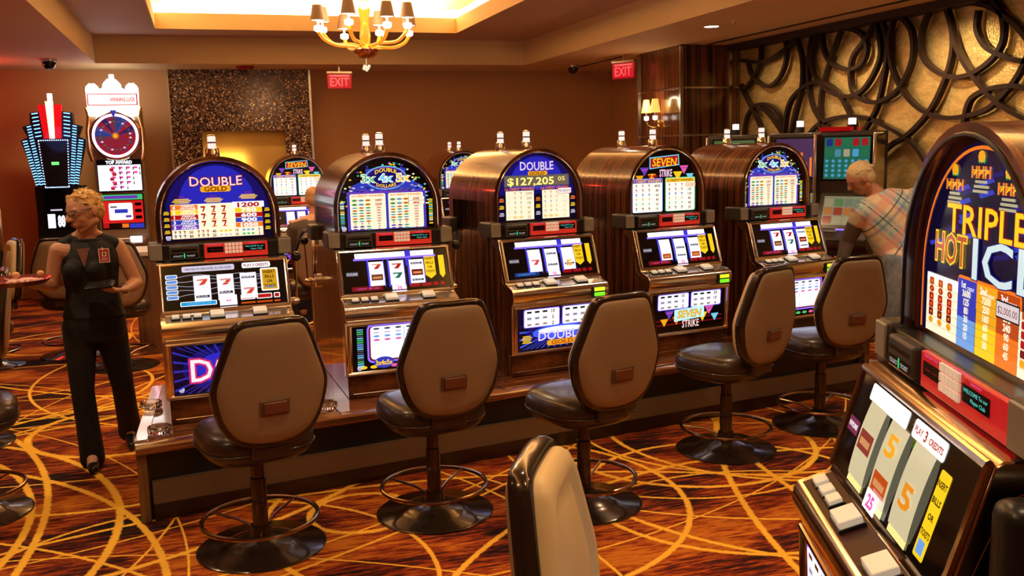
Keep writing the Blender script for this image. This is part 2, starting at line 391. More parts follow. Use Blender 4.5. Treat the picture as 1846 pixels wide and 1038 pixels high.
# wood column
COLX, COLY = 5.48, 10.18
struct(MB().box(COLX, 6.4, COLY, 11.32, 0, CEIL).build('wall_column', wood_v, smooth=False))
mb = MB()
for x, y in ((COLX, COLY), (COLX, 11.32)): mb.box(x-.02, x+.02, y-.02, y+.02, 0, CEIL-.02)
mb.box(6.12, 6.16, COLY-.012, COLY, 0, CEIL-.02)
for z in (1.93, 2.49):
    mb.box(COLX-.008, COLX, COLY, 11.3, z, z+.022); mb.box(COLX, 6.28, COLY-.008, COLY, z, z+.022)
struct(mb.build('trim_3', steel))
# mosaic pier with lit niche
mb = MB(); x0, x1, a0, a1, zt = -.33, 1.52, .05, 1.17, 2.17
mb.box(x0, a0, 13.72, 13.9, 0, CEIL); mb.box(a1, x1, 13.72, 13.9, 0, CEIL); mb.box(a0, a1, 13.72, 13.9, zt, CEIL)
struct(mb.build('wall_mosaic', mosaic, smooth=False))
struct(MB().box(a0, a1, 13.86, 13.9, 0, zt).build('wall_niche', amberwall, smooth=False))
lamp('AREA', 'niche_lamp', (.35, 13.78, 1.6), 5.5, col=(1, .72, .25), size=.5, rot=(PI/2, 0, 0))
mb = MB()
for x in (x0-.03, x1): mb.box(x, x+.03, 13.69, 13.9, 0, CEIL)
struct(mb.build('trim_4', steel))

# lattice of dark wooden bands on the gold wall
LAT = [[(9.92,2.77),(9.82,2.61),(9.53,2.47),(9.29,2.53),(9.15,2.72),(9.16,2.93)],[(10.08,2.81),(9.59,2.75),(9.2,2.83),(8.96,2.93)],[(9.64,2.95),(9.67,2.71),(9.93,2.49),(10.07,2.52)],[(8.96,2.93),(8.85,2.72),(8.84,2.43),(8.94,2.16),(9.1,1.75)],[(9.18,1.7),(9.11,2.15),(8.94,2.35),(8.57,2.45),(8.24,2.32),(8.05,2.12),(7.96,1.98),(7.85,1.7)],[(8.69,2.96),(8.74,2.71),(8.73,2.46),(8.65,2.21),(8.5,2.04),(8.33,1.88),(8.1,1.7)],[(8.59,2.95),(8.69,2.73),(8.63,2.52),(8.4,2.35),(8.11,2.27),(7.86,2.31),(7.67,2.5),(7.61,2.68),(7.7,2.95)],[(8.52,2.94),(8.47,2.75),(8.33,2.61),(8.07,2.53),(7.87,2.58),(7.81,2.72),(7.89,2.85),(8.06,2.92),(8.21,2.94)],[(8.21,2.92),(8.34,2.69),(8.46,2.44),(8.51,2.19),(8.49,1.6)],[(7.7,2.95),(7.81,2.81),(8.0,2.66),(8.04,2.49),(7.99,2.31),(7.81,2.21),(7.6,2.19),(7.37,2.27),(7.23,2.43),(7.17,2.6),(7.21,2.81),(7.37,2.96)],[(7.6,2.92),(7.53,2.75),(7.54,2.49),(7.64,2.14),(7.82,1.92),(8.1,1.6)],[(7.43,2.97),(7.5,2.77),(7.45,2.51),(7.33,2.32),(7.15,2.15),(6.92,2.04),(6.67,2.0),(6.31,2.05),(6.08,2.21),(5.93,2.41),(5.7,2.9)],[(6.98,2.95),(7.07,2.79),(7.06,2.58),(6.92,2.44),(6.69,2.35),(6.47,2.36),(6.26,2.46),(6.16,2.6),(6.18,2.79),(6.29,2.93)],[(6.8,2.97),(6.71,2.75),(6.7,2.54),(6.78,2.31),(6.94,2.07),(7.2,1.87),(7.44,1.77),(7.7,1.6)],[(6.71,2.75),(6.62,2.55),(6.45,2.34),(6.23,2.14),(6.0,2.01),(5.6,1.85)],[(8.72,1.9),(8.5,2.02),(8.13,2.07),(7.78,2.04),(7.49,1.95),(7.27,1.86),(7.09,1.75),(6.94,1.59)],[(6.43,2.87),(6.44,2.72),(6.34,2.57),(6.16,2.48),(5.93,2.41),(5.5,2.42)],[(6.7,2.97),(6.36,2.9),(6.12,2.76),(5.94,2.6),(5.6,2.2)],[(6.55,1.8),(6.5,2.09),(6.39,2.19),(6.15,2.23),(5.91,2.2),(5.5,2.0)],[(10.07,2.52),(9.82,2.25),(9.6,1.98),(9.4,1.6)],[(10.0,1.8),(9.92,2.14),(9.68,2.27),(9.41,2.23),(9.25,2.1),(9.15,1.7)],[(9.75,2.27),(9.47,2.16),(9.21,1.95),(9.02,1.77),(8.9,1.5)],
       [(5.6,2.95),(5.3,2.5),(5.0,2.2),(4.4,2.3),(4.1,2.9)],[(5.9,1.4),(5.2,1.9),(4.6,2.6),(4.4,2.95)],[(9.9,1.0),(9.4,1.4),(8.6,1.5),(7.9,1.2),(7.5,.6)],[(7.9,.5),(7.3,1.2),(6.7,1.5),(5.9,1.2),(5.4,.5)],[(6.9,1.6),(6.6,1.0),(6.4,.3)]]
def spline(p, k=7):
    out = []
    for i in range(len(p)-1):
        a = p[max(i-1, 0)]; b = p[i]; c = p[i+1]; d = p[min(i+2, len(p)-1)]
        for j in range(k):
            t = j/k
            out.append(tuple(.5*((2*b[q])+(-a[q]+c[q])*t+(2*a[q]-5*b[q]+4*c[q]-d[q])*t*t+(-a[q]+3*b[q]-3*c[q]+d[q])*t**3) for q in range(len(b))))
    out.append(p[-1]); return out
lat = empty('wall_lattice', (6.2, 8, 0)); tag(lat, 'dark curved wooden bands looping in front of the gold leaf wall', 'wall decoration')
lattice_m = mat('lattice_wood', (.022, .010, .007), .5, spec=.25)
for i, pts in enumerate(LAT):
    sp = spline(pts); rings = []
    for j, p in enumerate(sp):
        a = Vector(sp[max(j-1, 0)]); b_ = Vector(sp[min(j+1, len(sp)-1)]); tn = (b_-a).normalized(); nn = Vector((-tn.y, tn.x))*.019
        q = Vector(p); dx = .002*(i % 5)
        rings.append([(-dx, (q+nn).x-8, (q+nn).y), (-dx, (q-nn).x-8, (q-nn).y), (.05, (q-nn).x-8, (q-nn).y), (.05, (q+nn).x-8, (q+nn).y)])
    MB().loft(rings).build('band', lattice_m, lat)

# ---------------------------------------------------------------- slot machine
def arch(hw, zb, r, n=22, y=None):
    """arch outline in x,z: straight sides from zb then a half round"""
    pts = [(hw, zb)]
    for k in range(n+1):
        a = PI*k/n; pts.append((hw*math.cos(a), (1.82-.42-r)+r*math.sin(a)) if False else (hw*math.cos(a), ARCZ+r*math.sin(a)))
    pts.append((-hw, zb)); return pts
ARCZ = 1.50; BASE = .42
W_, K_ = lit(255, 255, 255, 1.1), mat('ink_black', (.004, .004, .006), .15)
CRM = lit(255, 246, 214, 1.0); RED = lit(190, 22, 24, .8); MAR = lit(120, 14, 20, .9); ORG = lit(240, 120, 30); YEL = lit(252, 205, 30); GLD = lit(235, 165, 30); BLU = lit(50, 60, 190, .9)
DBL = lit(24, 18, 110, .8); NAV = lit(8, 8, 40, .7); PUR = lit(110, 60, 190, .9); PNK = lit(225, 90, 170); CYA = lit(110, 205, 235); GRN = lit(70, 190, 110); SIL = lit(205, 200, 225); LBL = lit(110, 160, 230); BRN = lit(190, 75, 20, .9); BW = lit(235, 240, 255, 2.2); VIO = lit(120, 95, 255, 1.6); GRY = lit(95, 95, 105, .7)

def pay_rows(A, x0, x1, y0, y1, rows, tw=.34, hs=.78):
    """rows of three symbols and a number"""
    n = len(rows); dy = (y1-y0)/n
    for i, (sym, col, num) in enumerate(rows):
        y = y1-(i+.5)*dy; w = (x1-x0)*(1-tw)
        for k in range(3):
            a = x0+w*(k+.5)/3
            if sym == '7': A.seven(a, y, dy*hs*.8, col, 3)
            elif sym == 'o': A.ell(a, y, w/8, dy*.32, col, 3, 8)
            elif sym == '-': A.rect(a-w/9, y-dy*.16, a+w/9, y+dy*.16, col, 3)
            else: A.bar(a, y, w/3.6, dy*.7, col, W_, 3, sym)
        A.text(num, x1-(x1-x0)*tw*.5, y, dy*hs*.75, MAR if col is not K_ else K_, 3, maxw=(x1-x0)*tw*.9, off=.02)
def smallprint(A, a, b, w, n, col, l=2, h=.0045):
    for k in range(n):
        A.rect(a-w/2*(.75+.25*((k*7) % 3)/2), b-k*h*1.7, a+w/2*(.75+.25*((k*5) % 3)/2), b-k*h*1.7+h, col, l)
def rays(A, cx, cy, r, hw, col, l, n=28, clip=None):
    for k in range(n):
        a = 2*PI*k/n; d = .018
        p = [(cx+.03*math.cos(a), cy+.03*math.sin(a)), (cx+r*math.cos(a-d), cy+r*math.sin(a-d)), (cx+r*math.cos(a+d), cy+r*math.sin(a+d))]
        p = [(max(-hw, min(hw, x)), max(clip[0], min(clip[1], y))) for x, y in p]
        A.poly(p, col, l)
def logo_small(A, x, y):
    A.rrect(x-.014, y-.007, x+.014, y+.010, SIL, 2, .004); A.text('IGT', x, y+.0015, .008, DBL, 3); A.rect(x-.010, y-.013, x+.010, y-.009, SIL, 2)

DH = .40      # dome glass: v from 0 (z 1.37) up to .43
def dome_bg(A, M):
    A.poly([(x, z-1.37) for x, z in arch(.288, 1.37, .288)][::-1] if False else [(x, z-1.37) for x, z in arch(.288, 1.37, .288)], M, 0)
def dome_double(A):
    dome_bg(A, NAV)
    A.poly([(.27*math.cos(PI*k/20), .165+.25*math.sin(PI*k/20)) for k in range(21)], DBL, 1)
    A.poly([(.20*math.cos(PI*k/20), .20+.205*math.sin(PI*k/20)) for k in range(21)], lit(40, 40, 190, .9), 2)
def art_gold5(A):
    dome_double(A)
    A.otext('DOUBLE', 0, .318, .052, lit(245, 215, 225), MAR, 4, wd=.275, ow=.06, arc=-.35)
    A.rrect(-.085, .262, .075, .295, GLD, 6, .012); A.text('GOLD', -.005, .279, .026, lit(120, 60, 0), 7, wd=.12, off=.03)
    for x, y in ((-.185, .232), (-.02, .232), (.165, .245)):
        A.text('77777', x, y+.008, .010, RED, 3); smallprint(A, x, y-.006, .10, 4, YEL, 3, .004)
    x0, x1 = -.245, .235
    A.rect(x0-.004, .012, x1+.004, .202, MAR, 1); A.rect(x0, .014, x1, .200, CRM, 2)
    bars = [(ORG, '4'), (YEL, '2'), (RED, '1'), (BLU, '3'), (PUR, '5')]
    for i, (c, n) in enumerate(bars):
        y = .184-i*.027; A.rect(x0, y-.0125, x0+.14, y+.0125, c, 3); A.text(n, x0+.017, y, .018, W_, 4, off=.04)
        A.text('CREDIT', x0+.090, y+.006, .0085, W_, 4, wd=.07, off=.03); A.text('PAYLINE', x0+.090, y-.0055, .0085, W_, 4, wd=.078, off=.03)
    for i in range(3):
        for k in range(3):
            A.seven(-.078+k*.054, .172-i*.040, .030, RED, 3)
            if k > 0: A.rect(-.088+k*.054, .152-i*.040, -.066+k*.054, .158-i*.040, ORG, 4)
    nums = [('1200', W_, RED), ('750', YEL, W_), ('600', RED, W_), ('900', BLU, W_), ('1050', ORG, W_)]
    for i, (n, c, tcol) in enumerate(nums):
        y = .184-i*.027; e = .012 if i == 0 else 0
        A.rect(.09-e, y-.0125, x1+e, y+.0125+e*.6, c, 3+(i == 0)); A.text(n, .163, y+e*.2, .019+e*.5, tcol, 5, wd=.095+e*2 if len(n) > 3 else .085, off=.04)
    for r, (y, a) in enumerate(((.048, (('7', MAR, '50'), ('7', RED, '40'), ('o', YEL, '15'), ('o', LBL, '5'))), (.026, (('7', DBL, '80'), ('7', MAR, '20'), ('o', SIL, '10'), ('o', GRN, '2'))))):
        for c, (sy, col, n) in enumerate(a):
            xx = x0+.004+c*.12
            for k in range(3):
                (A.seven(xx+.012+k*.024, y, .016, col, 3) if sy == '7' else A.ell(xx+.012+k*.024, y, .009, .006, col, 3, 8))
            A.text(n, xx+.095, y, .015, MAR, 3, off=.03)
    for x in (-.268, .262):
        for k in range(4): smallprint(A, x, .16-k*.034, .03, 3, YEL, 2, .004)
    logo_small(A, -.265, .022)
def art_345(A, rnd=3):
    dome_bg(A, K_)
    R_ = random.Random(rnd)
    for k in range(60):
        a = PI*R_.random(); r = R_.uniform(.225, .272)
        A.ell(r*math.cos(a), .13+r*math.sin(a), .008, .005, R_.choice([CYA, GRN, YEL, PUR, BLU, CRM]), 1, 6)
    for k in range(14):
        for x in (-.268, .268): A.rect(x-.012, .02+k*.011, x+.012, .027+k*.011, R_.choice([CYA, GRN, YEL, LBL, CRM, GRY]), 1)
    A.poly([(-.22, .225), (.22, .225), (.22, .255), (.12, .30), (.12, .36), (-.12, .36), (-.12, .30), (-.22, .255)], BLU, 1)
    for k in range(40): A.ell(R_.uniform(-.22, .22), R_.uniform(.226, .262), .012, .005, R_.choice([PUR, LBL, SIL, GRY, DBL]), 2, 6)
    A.ell(0, .305, .125, .070, CYA, 2, 28); A.ell(0, .305, .120, .065, PUR, 3, 28); A.ell(0, .305, .112, .058, DBL, 4, 28)
    A.text('DOUBLE', 0, .352, .022, YEL, 5, wd=.13, off=.03, arc=3.5); A.text('DOLLARS', 0, .257, .018, YEL, 5, wd=.12, off=.03, arc=-3)
    for s_, x, c in (('3x', -.105, GRN), ('4x', 0, CYA), ('5x', .105, YEL)): A.otext(s_, x, .305, .050, c, W_, 6, wd=.085, ow=.05)
    A.rect(-.238, .0, .238, .226, PUR, 2); A.rect(-.230, 0, .230, .216, BLU, 3)
    for x0 in (-.222, .008):
        A.rrect(x0, .004, x0+.214, .214, CRM, 4, .010); A.text('1st CREDIT WINNERS' if x0 < 0 else '2nd CREDIT WINNERS', x0+.107, .203, .011, ORG, 5, wd=.19, off=.03)
        nums = ['2400', '2200', '2000', '1800', '1600', '1400', '1200', '1000', '50', '45', '45'] if x0 < 0 else ['5000', '4400', '4000', '3600', '3200', '2800', '2400', '2000', '100', '90', '90']
        y = .188
        for i, n in enumerate(nums):
            dy = .024 if i < 2 else .0158; y -= dy/2
            for k in range(3):
                c = [GRN, CYA, GLD][k] if i < 2 else ([ORG, GRN, CYA][(i+k) % 3] if i < 8 else (RED if i == 8 else [PUR, GRY, GRN][k]))
                xx = x0+.027+k*.040
                if i == 8: A.seven(xx, y, .013, RED, 6)
                else: A.ell(xx, y, .014, dy*.34, c, 6, 10); A.rect(xx-.017, y-dy*.08, xx+.017, y+dy*.08, MAR if i < 8 else PUR, 7)
            if x0 > 0 and i < 2:
                A.rect(x0+.122, y-dy*.46, x0+.222, y+dy*.52, K_, 7); A.rect(x0+.124, y-dy*.42, x0+.220, y+dy*.48, CRM, 8)
            A.text(n, x0+.170, y, dy*.62, RED, 9, off=.03, maxw=.07)
            y -= dy/2
    logo_small(A, -.262, .012)
def art_prog(A):
    dome_double(A)
    A.otext('DOUBLE', 0, .345, .055, lit(225, 215, 245), PUR, 4, wd=.24, ow=.04, arc=-.2)
    A.rrect(-.065, .285, .075, .312, GLD, 6, .010); A.text('GOLD', 0, .299, .020, lit(120, 60, 0), 7, wd=.11, off=.03)
    A.rect(-.235, .215, .235, .288, GRY, 3); A.rect(-.228, .220, .228, .283, lit(120, 108, 92, .8), 4)
    A.text('$127,205', -.045, .25, .048, lit(255, 226, 120, 1.4), 6, wd=.335, off=.02); A.text('05', .178, .26, .028, lit(255, 226, 120, 1.4), 6, wd=.05)
    A.text('1st CREDIT WINNERS', -.125, .203, .017, ORG, 4, wd=.21, off=.02); A.text('2nd CREDIT WINNERS', .125, .203, .017, ORG, 4, wd=.21, off=.02)
    A.poly([(-.035, .214), (.035, .214), (0, .19)], BLU, 5)
    cols = [('7', RED), ('7', RED), ('7', BLU), ('7', ORG), ('7', MAR), ('o', GLD)]
    for x0, ns in ((-.225, ['2000', '200', '100', '40', '20', '20']), (.035, ['', '400', '200', '80', '40', '40'])):
        A.rect(x0, .006, x0+.20, .190, CRM, 3); pay_rows(A, x0, x0+.20, .008, .188, [(c[0], c[1], n or ' ') for c, n in zip(cols, ns)], .36)
    A.rect(.150, .162, .250, .200, RED, 6); A.rect(.153, .165, .247, .197, W_, 7); A.text('PROGRESSIVE', .2, .181, .018, MAR, 8, wd=.086, off=.02)
    for x in (-.255, .005, .262):
        for k in range(3): smallprint(A, x, .14-k*.045, .034, 3, [ORG, YEL, SIL][k], 2, .005)
def tri_field(A, y):
    A.tri(-.165, y, .075, PUR, 2); A.tri(.165, y+.006, .075, PNK, 2); A.tri(-.205, y-.05, .065, GLD, 2); A.tri(-.105, y-.043, .07, ORG, 2); A.tri(.112, y-.035, .078, YEL, 2); A.tri(.215, y-.047, .065, CYA, 2)
    A.rect(-.13, y-.04, -.06, y-.028, RED, 3); A.text('7', -.105, y-.032, .03, YEL, 4, off=.04)
    for (x, yy, c) in ((-.165, y, PNK), (.165, y+.006, PUR)): A.rect(x-.025, yy+.008, x+.025, yy+.012, c, 3)
def art_seven(A):
    dome_bg(A, K_); tri_field(A, .282)
    A.poly([(-.125, .295), (.125, .318), (.12, .392), (-.125, .375)], CYA, 4); A.poly([(-.117, .302), (.117, .325), (.112, .385), (-.117, .368)], lit(190, 20, 30, .8), 5)
    A.otext('SEVEN', 0, .343, .056, YEL, BRN, 6, wd=.205, ow=.03, shear=.15)
    A.otext('STRIKE', .01, .268, .05, lit(240, 225, 240), PNK, 6, wd=.105, ow=.02)
    for x0, c, hd, ns in ((-.268, PUR, '1 CREDIT WINNERS', ['4000', '80', '60', '40', '20', '10']), (.006, YEL, '2 CREDIT WINNERS', [' ', '160', '120', '80', '40', '20'])):
        A.rrect(x0, .002, x0+.256, .236, BLU if x0 < 0 else GRN, 1, .012); A.rrect(x0+.006, .004, x0+.250, .230, lit(240, 250, 235, 1.1), 2, .010)
        A.rect(x0+.008, .202, x0+.248, .228, c, 3); A.text(hd, x0+.128, .215, .018, YEL if x0 < 0 else MAR, 4, wd=.22, off=.02)
        pay_rows(A, x0+.008, x0+.248, .010, .198, [('7', k, n) for k, n in zip([BRN, RED, BLU, GLD, GRN, MAR], ns)], .34)
    A.rect(.178, .166, .262, .198, ORG, 5); A.rect(.181, .169, .259, .195, CRM, 6); A.text('10,000', .22, .182, .017, RED, 7, wd=.07)
def art_ice(A):
    dome_bg(A, lit(10, 8, 45, .8))
    R_ = random.Random(5)
    for k in range(40):
        a = R_.uniform(-.24, .20); y = R_.uniform(.18, .40)
        if (a*a)+(y-.13)**2 < .064: A.poly([(a, y), (a+.06, y+.012), (a+.05, y+.02), (a-.01, y+.008)], BLU if k % 2 else DBL, 1)
    o = [(.279*math.cos(PI*k/30), .13+.279*math.sin(PI*k/30)) for k in range(31)]; i_ = [(.272*math.cos(PI*k/30), .13+.272*math.sin(PI*k/30)) for k in range(31)]
    o = [(.279, 0)]+o+[(-.279, 0)]; i_ = [(.272, 0)]+i_+[(-.272, 0)]
    for k in range(len(o)-1): A.poly([i_[k], o[k], o[k+1], i_[k+1]], ORG, 2)
    for x, y, s_ in ((-.12, .33, 1), (0, .358, 1.05), (.115, .33, 1)):
        A.text('HHH', x, y, .022*s_, lit(240, 130, 40), 4, wd=.085, off=.04); A.text('$$$', x, y+.026, .014, GRN, 3, off=.03); A.text('777', x, y-.001, .012, YEL, 5, wd=.07)
        A.ell(x, y+.030, .016, .012, GLD, 4, 10); smallprint(A, x, y-.022, .07, 3, lit(190, 185, 150, .8), 3, .0055)
    A.otext('TRIPLE', .025, .262, .062, YEL, BRN, 6, wd=.345, ow=.015)
    A.otext('HOT', -.125, .196, .064, BRN, YEL, 6, wd=.155, ow=.045)
    A.otext('ICE', .115, .190, .085, lit(205, 228, 232), DBL, 6, wd=.265, ow=.02)
    y1 = .135; rows = 7
    A.rrect(-.085, .09, .185, .147, ORG, 3, .012)
    A.rect(-.245, 0, -.08, .118, CRM, 4); A.rect(.18, 0, .262, .118, CRM, 4); A.rect(-.245, .112, -.08, .13, W_, 4)
    cols = [(-.08, BLU, LBL, '1st', ['3600', '125', '80', '30', '20', '15']), (.008, GLD, YEL, '2nd', ['7200', '250', '160', '60', '40', '30']), (.094, BRN, ORG, '3rd', [' ', '375', '240', '90', '60', '45'])]
    for x, c1, c2, hd, ns in cols:
        A.rect(x, .118, x+.086, .141, c1, 5); A.text(hd, x+.028, .130, .014, W_, 6, off=.02); A.text('CREDIT', x+.06, .124, .007, W_, 6)
        A.rect(x, .062, x+.086, .118, c1, 5); A.rect(x, 0, x+.086, .062, c2, 5)
        for k, n in enumerate(ns): A.text(n, x+.043, .113-k*.0172, .0138, CRM, 7, maxw=.076, off=.035)
    for k in range(6):
        y = .113-k*.0172
        A.rect(-.245, y-.0089, .262, y-.0083, GRY, 7)
        for j in range(3):
            c = [BRN, RED, RED, RED, MAR, GLD][k]
            A.ell(-.215+j*.048, y, .013, .0078, c, 6, 8) if k in (1, 5) else A.rrect(-.228+j*.048, y-.008, -.204+j*.048, y+.008, c, 6, .003)
            A.ell(-.215+j*.048, y, .004, .004, ORG, 7, 6)
            A.rrect(.19+j*.03, y-.007, .21+j*.03, y+.007, c, 6, .003)
    A.rect(.094, .092, .185, .126, K_, 8); A.rect(.097, .095, .182, .123, lit(215, 205, 210), 9); A.text('$2,000.00', .14, .109, .014, MAR, 10, wd=.075)

def low_gold5(A):
    A.rect(-.30, 0, .30, .265, NAV, 0); A.ell(-.05, .13, .20, .12, DBL, 1, 28); A.ell(-.05, .13, .13, .085, lit(45, 40, 200), 2, 28)
    rays(A, -.03, .13, .34, .295, lit(48, 44, 170), 3, 40, (.005, .26))
    A.otext('D', -.155, .13, .125, lit(255, 235, 245), lit(200, 40, 110), 5, wd=.11, ow=.06)
    A.otext('OUBLE', .06, .145, .085, lit(255, 235, 245), lit(200, 40, 110), 5, wd=.29, ow=.06)
    A.rrect(-.09, .05, .2, .10, GLD, 8, .02); A.text('GOLD', .055, .075, .036, BRN, 9, off=.04, wd=.22); logo_small(A, -.262, .028)
def low_345(A):
    A.rect(-.30, 0, .30, .265, K_, 0); A.rrect(-.215, .045, .215, .272, VIO, 1, .03); A.rrect(-.205, .055, .205, .262, MAR, 2, .025); A.rrect(-.195, .065, .195, .258, lit(225, 232, 255, 1.8), 3, .02)
    for i in range(4):
        for k in range(6): A.ell(-.16+k*.064, .245-i*.022, .02, .007, [GRY, SIL, LBL, PNK][i], 4, 8)
    A.rect(.0, .07, .004, .25, LBL, 4); R_ = random.Random(2)
    for k in range(18):
        for x in (-.255, .255): A.rect(x-.018, .03+k*.0125, x+.018, .037+k*.0125, R_.choice([CYA, GRN, GRY, LBL]), 2)
    for k in range(9): A.ell(-.24+k*.06, .022, .022, .010, R_.choice([CYA, PNK, YEL, GRN]), 2, 10)
    A.ell(-.12, .045, .06, .034, BLU, 5, 20); A.text('3x4x5x', -.12, .045, .03, YEL, 6, wd=.1, off=.03); logo_small(A, -.262, .02)
def two_tables(A, y0, y1, n1, n2):
    for x0, ns in ((-.262, n1), (.008, n2)):
        A.rrect(x0, y0, x0+.254, y1, VIO, 2, .012); A.rrect(x0+.005, y0+.004, x0+.249, y1-.004, lit(232, 240, 248, 1.3), 3, .012)
        dy = (y1-y0)/len(ns)
        for i, n in enumerate(ns):
            y = y1-(i+.5)*dy
            for k in range(3):
                if i == 0: A.rect(x0+.022+k*.055, y-.006, x0+.055+k*.055, y+.006, K_, 4)
                else: A.rect(x0+.022+k*.055, y-.010, x0+.055+k*.055, y+.010, SIL if i == 1 else lit(225, 215, 215), 4); A.rect(x0+.026+k*.055, y-.003, x0+.051+k*.055, y+.003, GRY, 5)
            A.text(n, x0+.205, y, .022, MAR, 5, off=.03)
def low_prog(A):
    A.rect(-.30, 0, .30, .265, NAV, 0); A.ell(0, .10, .25, .085, DBL, 1, 28); two_tables(A, .145, .262, ['10', '5', '2'], ['20', '10', '4'])
    A.ell(0, .105, .2, .045, lit(60, 90, 255, 1.2), 2, 28); A.ell(0, .118, .16, .02, lit(200, 225, 255, 2.2), 3, 28)
    rays(A, 0, .12, .3, .29, lit(60, 90, 240), 1, 40, (.01, .16))
    A.otext('DOUBLE', 0, .085, .055, lit(235, 225, 255), PUR, 5, wd=.32, ow=.03); A.rrect(-.10, .02, .12, .055, GLD, 8, .015); A.text('GOLD', .01, .038, .024, BRN, 9, wd=.16, off=.04)
    smallprint(A, -.24, .09, .07, 5, YEL, 3, .006); smallprint(A, .24, .09, .07, 5, YEL, 3, .006)
def low_seven(A):
    A.rect(-.30, 0, .30, .265, K_, 0); two_tables(A, .155, .262, ['10', '5', '2'], ['20', '10', '4']); tri_field(A, .122)
    A.rect(-.28, .08, .28, .088, MAR, 1); A.rect(-.28, .05, .28, .058, MAR, 1)
    A.poly([(-.125, .07), (.125, .085), (.12, .16), (-.125, .15)], lit(180, 235, 245, 1.2), 5); A.otext('SEVEN', 0, .118, .052, YEL, RED, 6, wd=.2, ow=.03, shear=.15)
    A.otext('STRIKE', .01, .05, .052, lit(245, 225, 215), lit(150, 40, 90), 6, wd=.14, ow=.015)

def reel_strip(name, syms, x, T, root, w=.082, glow=1.6, hh=.74):
    """one reel: a curved white strip with printed symbols"""
    pad = lit(250, 250, 255, glow) if glow > 1 else lit(215, 205, 165, .85); mb = MB(); r = .14; n = 12; L = .155
    def P(a, s, e=0): an = (s-.5)*1.5; return T @ Vector((x+a, -.003-.13*r*(math.cos(an)-.73)-e, .112+r*hh*math.sin(an)))
    for k in range(n): mb.add([P(-w/2, k/n), P(w/2, k/n), P(w/2, (k+1)/n), P(-w/2, (k+1)/n)], [(0, 1, 2, 3)], pad)
    def quad(a0, a1, s0, s1, M, e):
        m_ = 4
        for k in range(m_):
            q0 = s0+(s1-s0)*k/m_; q1 = s0+(s1-s0)*(k+1)/m_; mb.add([P(a0, q0, e), P(a1, q0, e), P(a1, q1, e), P(a0, q1, e)], [(0, 1, 2, 3)], M)
    for sym, s, c in syms:
        if sym == '7':
            quad(-w*.32, w*.34, s+.055, s+.11, c, .002); mb.add([P(w*.34, s+.06, .002), P(w*.08, s+.06, .002), P(-w*.22, s-.11, .002), P(w*.12, s-.11, .002)], [(0, 1, 2, 3)], c)
        elif sym == 'bar':
            quad(-w*.4, w*.4, s-.045, s+.045, K_, .001)
            vs, fs, x0, x1, y0, y1 = glyphs('BAR', .02)
            mb.add([P((v.x-(x0+x1)/2)/(x1-x0)*w*.66, s+(v.y-.36)*.075, .002) for v in vs], fs, SIL)
        elif sym == 'blur':
            quad(-w*.4, w*.4, s-.12, s+.12, c, .001); quad(-w*.3, w*.3, s-.05, s+.03, lit(200, 140, 90), .002)
        else:
            vs, fs, x0, x1, y0, y1 = glyphs(sym, .03)
            mb.add([P((v.x-(x0+x1)/2)/(x1-x0)*w*.55, s+(v.y-.36)*.36, .003) for v in vs], fs, c)
    return mb.build(name, None, root, smooth=False)

